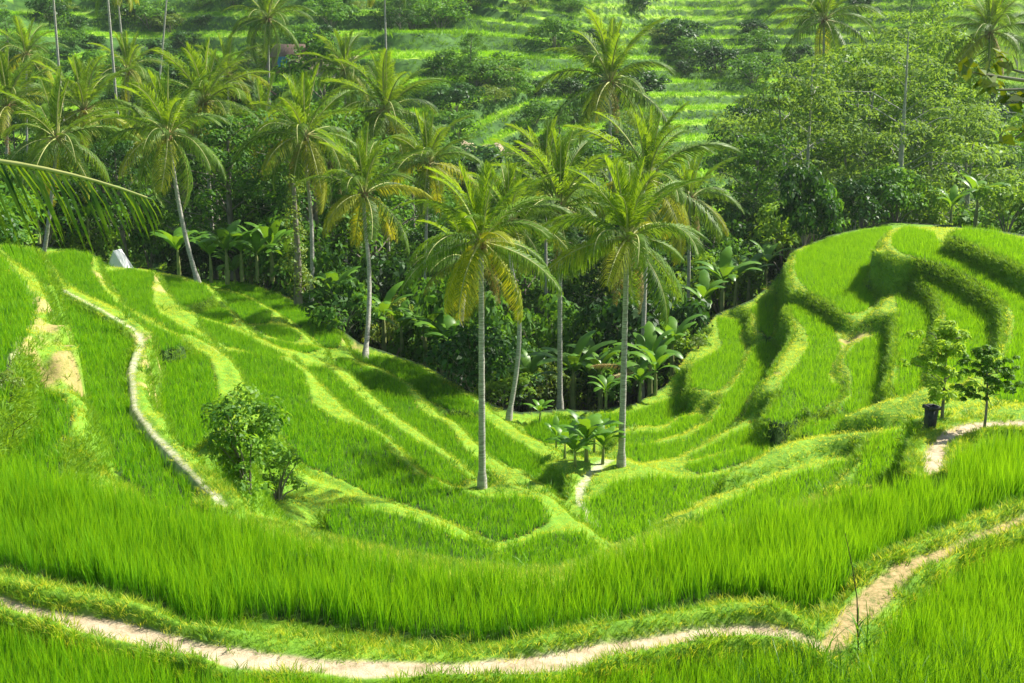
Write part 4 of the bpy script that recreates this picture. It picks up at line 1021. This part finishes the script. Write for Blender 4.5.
# understorey: shrubs set by their own spacing over the valley floor
pr = np.random.default_rng(21)
taken = []
kinds = ['dark', 'mid', 'dark', 'broad', 'mid', 'dark', 'olive', 'pale']
SHL = {'dark': 'dark glossy shrub filling the shaded floor of the wood', 'mid': 'mid green leafy shrub filling the floor of the wood', 'pale': 'light green shrub catching the sun in the wood', 'broad': 'large leaved shrub in the understorey of the wood', 'olive': 'small leaved olive shrub in the understorey of the wood'}
cnt = 0
for _ in range(9000):
    px = pr.uniform(-30, 1054); d = 56 + 58 * pr.random() ** 1.2
    x = (px - 512) / F * d; y = d
    if ground_sample(x, y, WOODF)[0] < .9 or (px > 850 and d < 92) or (85 < px < 155 and d < 87) or (740 < px < 851 and d < 82): continue
    if any(math.hypot(x - a, y - b) < 1.9 or (abs(x / y - a / b) * y < 1.4 and b - 7 < y < b) for a, b in BAN): continue
    sp = 2.0 + .03 * (d - 58)
    if any((x - a) ** 2 + (y - b) ** 2 < sp * sp for a, b in taken): continue
    taken.append((x, y)); k = kinds[int(pr.integers(8))]
    if d > 112 and k == 'dark' and pr.random() < .5: k = 'mid'
    ms = SH[k][int(pr.integers(len(SH[k])))]
    s = (1.15 + .9 * pr.random() ** 1.5) * (1 if d > 70 else .85)
    z_ = gz(x, y)
    # keep the tops under the line the photo shows at the wood's edge
    place('shrub', ms, ('stem', 'foliage'), (x, y, z_ - .15), pr.random() * 6.28, (s, s, s * (.9 + .8 * pr.random()) * (1 if d > 70 else .7)), SHL[k], 'shrub', 'shrubs of the wooded valley: ' + k)
    cnt += 1
    if cnt > 292: break
# bushes on the far hillside
cnt = 0; taken = []
FL = {'dark': 'dark bush on a steep bank between far terraces', 'mid': 'mid green bush on a steep bank between far terraces', 'pale': 'pale green bush on a steep bank between far terraces', 'olive': 'olive bush on a steep bank between far terraces', 'broad': 'large leaved bush on a steep bank between far terraces'}
for _ in range(9000):
    px = pr.uniform(-20, 1044); d = pr.uniform(128, 262)
    x = (px - 512) / F * d; y = d
    dens = vnoise(x, y, 22, 61) + (.25 if px > 740 else 0) + (.12 if px < 400 else 0) + (.15 if 430 < px < 560 else 0) - (.35 if 640 < px < 745 and d < 215 else 0)
    if dens < .06: continue
    if ground_sample(x, y, FLAT)[0] > .35: continue
    if any((x - a) ** 2 + (y - b) ** 2 < 12 for a, b in taken): continue
    taken.append((x, y)); k = ['dark', 'mid', 'dark', 'mid', 'olive'][int(pr.integers(5))]
    s = 1.1 + 1.6 * pr.random() ** 2
    place('far_bush', SH[k][int(pr.integers(len(SH[k])))], ('stem', 'foliage'), (x, y, gz(x, y) - .3), pr.random() * 6.28, (s * 1.2, s * 1.2, s * .9), FL[k], 'bush', 'bushes on the far terraced hillside: ' + k)
    cnt += 1
    if cnt > 230: break
for i, (px, d, v, s, lab) in enumerate([(560,160,2,.7,'lone rounded tree beside the dark field hut'), (150,190,3,.7,'rounded tree on the far slope between the two leaning trunks'), (250,200,1,.6,'dark tree on the far slope above the brown hut'), (470,185,2,.8,'big rounded tree on the far slope above the pale path'), (210,175,3,.7,'tree on the far slope above the yellow tinged palm'), (60,170,3,.9,'tree on the far slope behind the first leaning trunk'),
      (760,190,3,.8,'rounded tree at the edge of the fine far terraces'), (860,190,2,.9,'rounded tree above the feathery crowns'), (960,175,1,.8,'dark tree above the feathery crowns near the stiff palm'), (910,220,3,.9,'distant rounded tree at the top above the feathery trees'), (400,215,1,.8,'dark tree at the top beside the pale upright trunk'), (10,210,2,.9,'rounded tree at the top corner of the far slope')]):
    place('tree', DENSE[v], ('trunk', 'crown'), foot(px, d), i * 1.1, s, lab, 'tree')

# near branch with dark leathery leaves reaching in from the side
def branch_tree():
    r = np.random.default_rng(88); b = hub_at(1190, 120, 11.5); g0 = gz(b.x + .6, b.y)
    root = link('broadleaf_tree', None, loc=(b.x + .6, b.y, g0)); tag(root, 'near tree outside the frame, its dark leathery leaves reaching in beside the feathery trees', 'tree')
    loc = lambda px, py, d=11.5: hub_at(px, py, d) - Vector((b.x + .6, b.y, g0))
    st = MB(); top = loc(1185, 30); st.tube([(0, 0, -.2), (0.05, 0, 2), loc(1195, 140), top], [.16, .13, .09, .04], 8, 0, False)
    ends = [loc(968, 72), loc(990, 90), loc(1012, 105), loc(1015, 138), loc(1000, 66, 12), loc(1040, 80, 11), loc(1040, 150, 11.8), loc(1060, 120)]
    hub = loc(1080, 98)
    st.tube([loc(1195, 120), loc(1130, 100), hub], [.07, .05, .035], 6, 0, False)
    cs, rs = [], []
    for e in ends:
        st.tube([hub, hub.lerp(e, .5) + Vector((0, 0, .04)), e], [.03, .018, .008], 5, 0, False)
        cs.append(tuple(e)); rs.append(.11 + .05 * r.random())
    for i in range(30): c = Vector((r.normal() * .5 + .35, r.normal() * .6, r.normal() * .7)) + top * .9; cs.append(tuple(c)); rs.append(.3)
    link('trunk', st.mesh('trunk', M_bark, True), root)
    mb = MB(); clump_leaves(mb, np.array(cs), rs, 30, .17, r, .9, 0, .5); link('crown', mb.mesh('crown', M_leafNear), root)
M_leafNear = leaf_mat('leaf_leathery', (0.012, 0.035, 0.006), (0.14, 0.20, 0.012), tf=0.35, rough=0.35, nscale=3, spec=.5)
branch_tree()
# ------------------------------------------------------------------ built things
def box(mb, c, s, mat=0, rz=0.0, taper=1.0):
    cx, cy, cz = c; a, b, h = s[0] / 2, s[1] / 2, s[2] / 2
    v = []
    for z, k in ((-h, taper), (h, 1.0)):
        for x, y in ((-a, -b), (a, -b), (a, b), (-a, b)):
            x_, y_ = x * k, y * k
            v.append((cx + x_ * math.cos(rz) - y_ * math.sin(rz), cy + x_ * math.sin(rz) + y_ * math.cos(rz), cz + z))
    mb.add(v, [(0, 3, 2, 1), (4, 5, 6, 7), (0, 1, 5, 4), (1, 2, 6, 5), (2, 3, 7, 6), (3, 0, 4, 7)], mat)
M_bin = plain_mat('dark_stone', (0.012, 0.014, 0.013), (0.05, 0.055, 0.05), 14, .65, 5, .5)
M_canvas = plain_mat('white_canvas', (0.80, 0.80, 0.78), (0.86, 0.86, 0.84), 2, .7)
M_wood = plain_mat('old_wood', (0.12, 0.09, 0.06), (0.30, 0.24, 0.16), 6, .85, 5, .4, (1, 1, 4))
M_thatch = plain_mat('brown_roof', (0.10, 0.065, 0.045), (0.25, 0.17, 0.12), 5, .9, 6, .6)
M_blue = plain_mat('blue_sheet', (0.03, 0.18, 0.36), (0.06, 0.30, 0.50), 3, .5)
M_wall = plain_mat('plaster', (0.50, 0.44, 0.36), (0.68, 0.62, 0.52), 2, .85)
M_clear = plain_mat('trodden_earth', (0.36, 0.27, 0.18), (0.60, 0.47, 0.34), 1.2, .95)

# dark square bin with a flared rim on a short stem, beside the path
f = foot_ray(929, 432, 24); root = link('bin', None, loc=f, rot=(0, R(3), .35), scale=(.64, .64, .95)); tag(root, 'dark square stone bin with a flared rim beside the dirt path', 'bin')
mb = MB(); box(mb, (0, 0, .22), (.30, .30, .52), 0, 0, .8); link('body', mb.mesh('body', M_bin), root)
mb = MB()
for dx, dy, sx, sy in ((0, -.17, .42, .06), (0, .17, .42, .06), (-.18, 0, .06, .278), (.18, 0, .06, .278)): box(mb, (dx, dy, .525), (sx, sy, .07))
box(mb, (0, 0, .475), (.30, .30, .02)); link('rim', mb.mesh('rim', M_bin), root)
mb = MB(); box(mb, (0, 0, .03), (.30, .30, .1), 0, 0, 1.1); link('foot', mb.mesh('foot', M_bin), root)

# white canvas roof behind the terrace brow
f = hub_at(121, 268, 74); f.z -= .35; g = gz(f.x, f.y)
root = link('canvas_shelter', None, loc=(f.x, f.y, g), rot=(0, 0, R(-14)), scale=(.5, .4, .96)); tag(root, 'white canvas gable roof of a small shelter behind the terrace brow', 'shelter')
H_ = f.z - g; t = .04
mb = MB()
for sgn in (-1, 1):
    mb.add([(-.35, -1.1, H_ + 1.55), (-.35, 1.1, H_ + 1.55), (sgn * 1.25 - .1, 1.2, H_ + .35), (sgn * 1.25 - .1, -1.2, H_ + .35), (-.35, -1.1, H_ + 1.51), (-.35, 1.1, H_ + 1.51), (sgn * 1.25 - .1, 1.2, H_ + .31), (sgn * 1.25 - .1, -1.2, H_ + .31)],
           [(0, 1, 2, 3), (7, 6, 5, 4), (3, 2, 6, 7), (0, 3, 7, 4), (1, 5, 6, 2)])
link('roof', mb.mesh('roof', M_canvas), root)
mb = MB(); mb.add([(-1.3, -1.08, H_ + .33), (1.1, -1.08, H_ + .33), (-.35, -1.03, H_ + 1.49), (-1.3, -1.05, H_ + .33), (1.1, -1.05, H_ + .33), (-.35, -1.0, H_ + 1.49)], [(0, 1, 2), (5, 4, 3)]); link('gable', mb.mesh('gable', M_canvas), root)
for x, y in ((-1.25, -1), (1.05, -1), (-1.25, 1), (1.05, 1)):
    mb = MB(); mb.tube([(x, y, -.2), (x, y, H_ + .34)], .05, 6); link('post', mb.mesh('post', M_wood), root)

def hut(px, py, d, w, dep, wallh, roofh, label, rz, blue=False, wallm=None, name='field_hut', rise=0):
    f = hub_at(px, py, d); g = gz(f.x, f.y)
    root = link(name, None, loc=(f.x, f.y, max(g, f.z - wallh - roofh) if rise == 0 else g), rot=(0, 0, rz)); tag(root, label, 'hut')
    base = 0
    mb = MB(); box(mb, (0, 0, wallh / 2 - .3), (w, dep, wallh + .6)); link('wall', mb.mesh('wall', wallm or M_wood), root)
    mb = MB(); o = .6
    for s_ in (-1, 1):
        a = (0, -dep / 2 - o, wallh + roofh); b = (0, dep / 2 + o, wallh + roofh); c = (s_ * (w / 2 + o), dep / 2 + o, wallh - .25); e = (s_ * (w / 2 + o), -dep / 2 - o, wallh - .25)
        dn = lambda p: (p[0], p[1], p[2] - .12)
        mb.add([a, b, c, e, dn(a), dn(b), dn(c), dn(e)], [(0, 1, 2, 3), (7, 6, 5, 4), (3, 2, 6, 7), (0, 3, 7, 4), (1, 5, 6, 2)])
    mb.add([(-w / 2 - .1, -dep / 2 - .03, wallh - .1), (w / 2 + .1, -dep / 2 - .03, wallh - .1), (0, -dep / 2 - .03, wallh + roofh - .1)], [(0, 1, 2)])
    link('roof', mb.mesh('roof', M_thatch), root)
    mb = MB(); box(mb, (w * .15, -dep / 2 - .02, wallh * .42), (.9, .08, wallh * .84)); link('door', mb.mesh('door', M_bin), root)
    return root
h1 = hut(292, 44, 150, 3.6, 3.4, 1.6, 1.2, 'brown roofed hut beside a bare earth clearing on the far slope', R(62))
mb = MB(); N_ = 5
vs = [(i * .28 - 1.1, .05 * math.sin(i * 1.7), z) for z in (0.0, .6, 1.2) for i in range(N_)]
vs += [(x, y + .06, z) for x, y, z in vs]
q0 = [[r_ * N_ + i, r_ * N_ + i + 1, (r_ + 1) * N_ + i + 1, (r_ + 1) * N_ + i] for r_ in range(2) for i in range(N_ - 1)]
mb.add(vs, q0 + [[a + 3 * N_ for a in f_[::-1]] for f_ in q0])
f = hub_at(287, 62, 146); o = link('tarpaulin', mb.mesh('tarpaulin', M_blue), None, (f.x, f.y, max(gz(f.x, f.y), f.z - .6))); tag(o, 'blue plastic sheet hanging at the end of the brown roofed hut', 'tarpaulin')
hut(258, 84, 138, 2.6, 2.4, 1.9, .8, 'small pale walled hut half hidden by leaves below the brown roofed hut', R(10), wallm=M_wall)
hut(535, 143, 150, 2.4, 2, 1.3, .8, 'low dark field hut beside the lone rounded tree on the far slope', R(30))
# bare earth clearing and pale far tracks, laid on the slope
def strip(name, pts, hw, mat, label, cat=None, lift=.06):
    mb = MB(); vs = []; n = len(pts)
    P_ = [foot_d(px, py) for px, py in pts]
    fine = []
    for i in range(n - 1):
        for k in range(8): fine.append(P_[i].lerp(P_[i + 1], k / 8))
    fine.append(P_[-1])
    for i, p in enumerate(fine):
        t = (fine[min(i + 1, len(fine) - 1)] - fine[max(i - 1, 0)]); t = Vector((t.x, t.y, 0)).normalized(); s_ = Vector((-t.y, t.x, 0))
        w_ = hw * (1 + .35 * math.sin(i * 1.3) * .6) * (.3 if i in (0, len(fine) - 1) else 1)
        for k in (-1, -.5, 0, .5, 1):
            q_ = p + s_ * w_ * k; vs.append((q_.x, q_.y, gz(q_.x, q_.y) + lift * (1.6 if abs(k) < 1 else -.5)))
    fs = [[i * 5 + k, i * 5 + k + 1, (i + 1) * 5 + k + 1, (i + 1) * 5 + k] for i in range(len(fine) - 1) for k in range(4)]
    mb.add(vs, fs); o = link(name, mb.mesh(name, mat, True)); tag(o, label, kind='structure')
def foot_d(px, py):
    """first ground point met along the pixel's ray beyond the wood"""
    v = ray(px, py); dd = 118.0
    while dd < 330:
        k = dd / v[1]; z_ = v[2] * k
        if ground_sample(v[0] * k, dd)[0] > z_: break
        dd += .4
    k = dd / v[1]; return Vector((v[0] * k, dd, 0))
strip('far_track', [(460,144),(480,148),(500,150),(516,155)], .55, M_clear, 'pale bare track on the far slope')
strip('far_clearing', [(312,68),(326,64),(345,62),(360,58)], 2.6, M_clear, 'bare earth clearing beside the far hut', lift=.15)
strip('far_track', [(495,176),(510,180),(524,184)], .5, M_clear, 'short pale track above the wood')

# dry stalk and seed stem beside the junction of the paths
def stalk(name, pts, rad, mat, label, leaves=0, lm=None, cat='plant'):
    b = Vector(pts[0]); root = link(name, None, loc=b); tag(root, label, cat)
    mb = MB(); mb.tube([Vector(p) - b for p in pts], [rad * (1 - .6 * i / (len(pts) - 1)) for i in range(len(pts))], 6); link('stem', mb.mesh('stem', mat, True), root)
    if leaves:
        r = np.random.default_rng(9); vs, q = [], []
        for i in range(leaves):
            t = .1 + .5 * i / leaves; p = Vector(pts[0]).lerp(Vector(pts[1]), t) - b; a = i * 2.4; L_ = .28 + .14 * r.random(); k = len(vs)
            for s_ in range(4):
                u = s_ / 3; c = p + Vector((math.cos(a) * L_ * u * .6, math.sin(a) * L_ * u * .6, L_ * (u * .9 - .45 * u * u)))
                w_ = .014 * (1 - u * .85); n_ = Vector((-math.sin(a), math.cos(a), 0)) * w_; vs += [tuple(c - n_), tuple(c + n_)]
            q += [(k + 2 * s_, k + 2 * s_ + 1, k + 2 * s_ + 3, k + 2 * s_ + 2) for s_ in range(3)]
        mb = MB(); mb.add(vs, q); link('leaf_spray', mb.mesh('leaf_spray', lm), root)
M_stalk = plain_mat('dry_stalk', (0.02, 0.018, 0.012), (0.08, 0.06, 0.03), 8, .8)
b_ = foot_px(858, 655, -7.0); tp = lambda px, py: hub_at(px, py, b_.y)
stalk('dry_weed', [b_, tp(857, 598), tp(852, 565), tp(845, 533)], .009, M_stalk, 'tall dark dry stalk standing where the two footpaths meet', 12, M_weed)
b_ = foot_px(866, 662, -7.05); stalk('reed_tuft', [b_, hub_at(868, 620, b_.y), hub_at(866, 600, b_.y)], .008, M_weed, 'dark leafy reed tuft beside the dry stalk at the path junction', 16, M_weed)
b_ = foot_ray(8, 456, 21); stalk('seedling', [b_, hub_at(14, 430, b_.y), hub_at(34, 416, b_.y)], .012, M_stalk, 'thin bent seedling with pale leaves on the bank above the big paddy', 10, M_leafC)
HAZE = 0.00014
# ------------------------------------------------------------------ light, camera
SUN_AZ, SUN_EL = R(62), R(47)
w = bpy.data.worlds.new('World'); scene.world = w; w.use_nodes = True
nt = w.node_tree; nt.nodes.clear()
sky = N(nt, 'ShaderNodeTexSky'); sky.sky_type = 'NISHITA'; sky.sun_disc = False; sky.sun_elevation = SUN_EL; sky.sun_rotation = SUN_AZ
bg = N(nt, 'ShaderNodeBackground'); bg.inputs['Strength'].default_value = 0.072
wo = N(nt, 'ShaderNodeOutputWorld'); nt.links.new(sky.outputs[0], bg.inputs[0]); nt.links.new(bg.outputs[0], wo.inputs[0])
sl = bpy.data.lights.new('sun', 'SUN'); sl.energy = 4.8; sl.angle = R(0.6); sl.color = (1, 0.95, 0.84)
so = bpy.data.objects.new('sun', sl); COL.objects.link(so)
sd = Vector((math.sin(SUN_AZ) * math.cos(SUN_EL), math.cos(SUN_AZ) * math.cos(SUN_EL), math.sin(SUN_EL)))
so.rotation_euler = sd.to_track_quat('Z', 'Y').to_euler(); so.location = (40, 20, 90)
cam = bpy.data.cameras.new('camera'); co = bpy.data.objects.new('camera', cam); COL.objects.link(co)
cam.sensor_width = 36; cam.lens = 36 * F / 1024; cam.clip_end = 3000; cam.clip_start = 0.1
co.location = (0, 0, CAMZ); co.rotation_euler = (R(90) - PITCH, 0, 0)
scene.camera = co
scene.render.engine = 'CYCLES'
scene.view_settings.view_transform = 'Standard'; scene.view_settings.look = 'None'; scene.view_settings.gamma = 1
scene.view_settings.exposure = 1.28
scene.cycles.max_bounces = 6; scene.cycles.diffuse_bounces = 3; scene.cycles.transmission_bounces = 3; scene.cycles.transparent_max_bounces = 6
scene.cycles.use_denoising = True

# the damp air of the valley
hz = bpy.data.materials.new('haze'); hz.use_nodes = True; nt = hz.node_tree; nt.nodes.clear()
o_ = N(nt, 'ShaderNodeOutputMaterial'); v_ = N(nt, 'ShaderNodeVolumePrincipled'); v_.inputs['Color'].default_value = (.80, .95, .86, 1); v_.inputs['Density'].default_value = HAZE; v_.inputs['Anisotropy'].default_value = .2
nt.links.new(v_.outputs[0], o_.inputs['Volume'])
zlo = float(Z.min()) + CAMZ - 1; zhi = float(Z.max()) + CAMZ + 30
mb = MB(); box(mb, (0, 0, (zlo + zhi) / 2), (1900, 1900, zhi - zlo)); o_ = link('haze', mb.mesh('haze', hz)); tag(o_, 'thin pale haze in the air over the valley', kind='stuff')
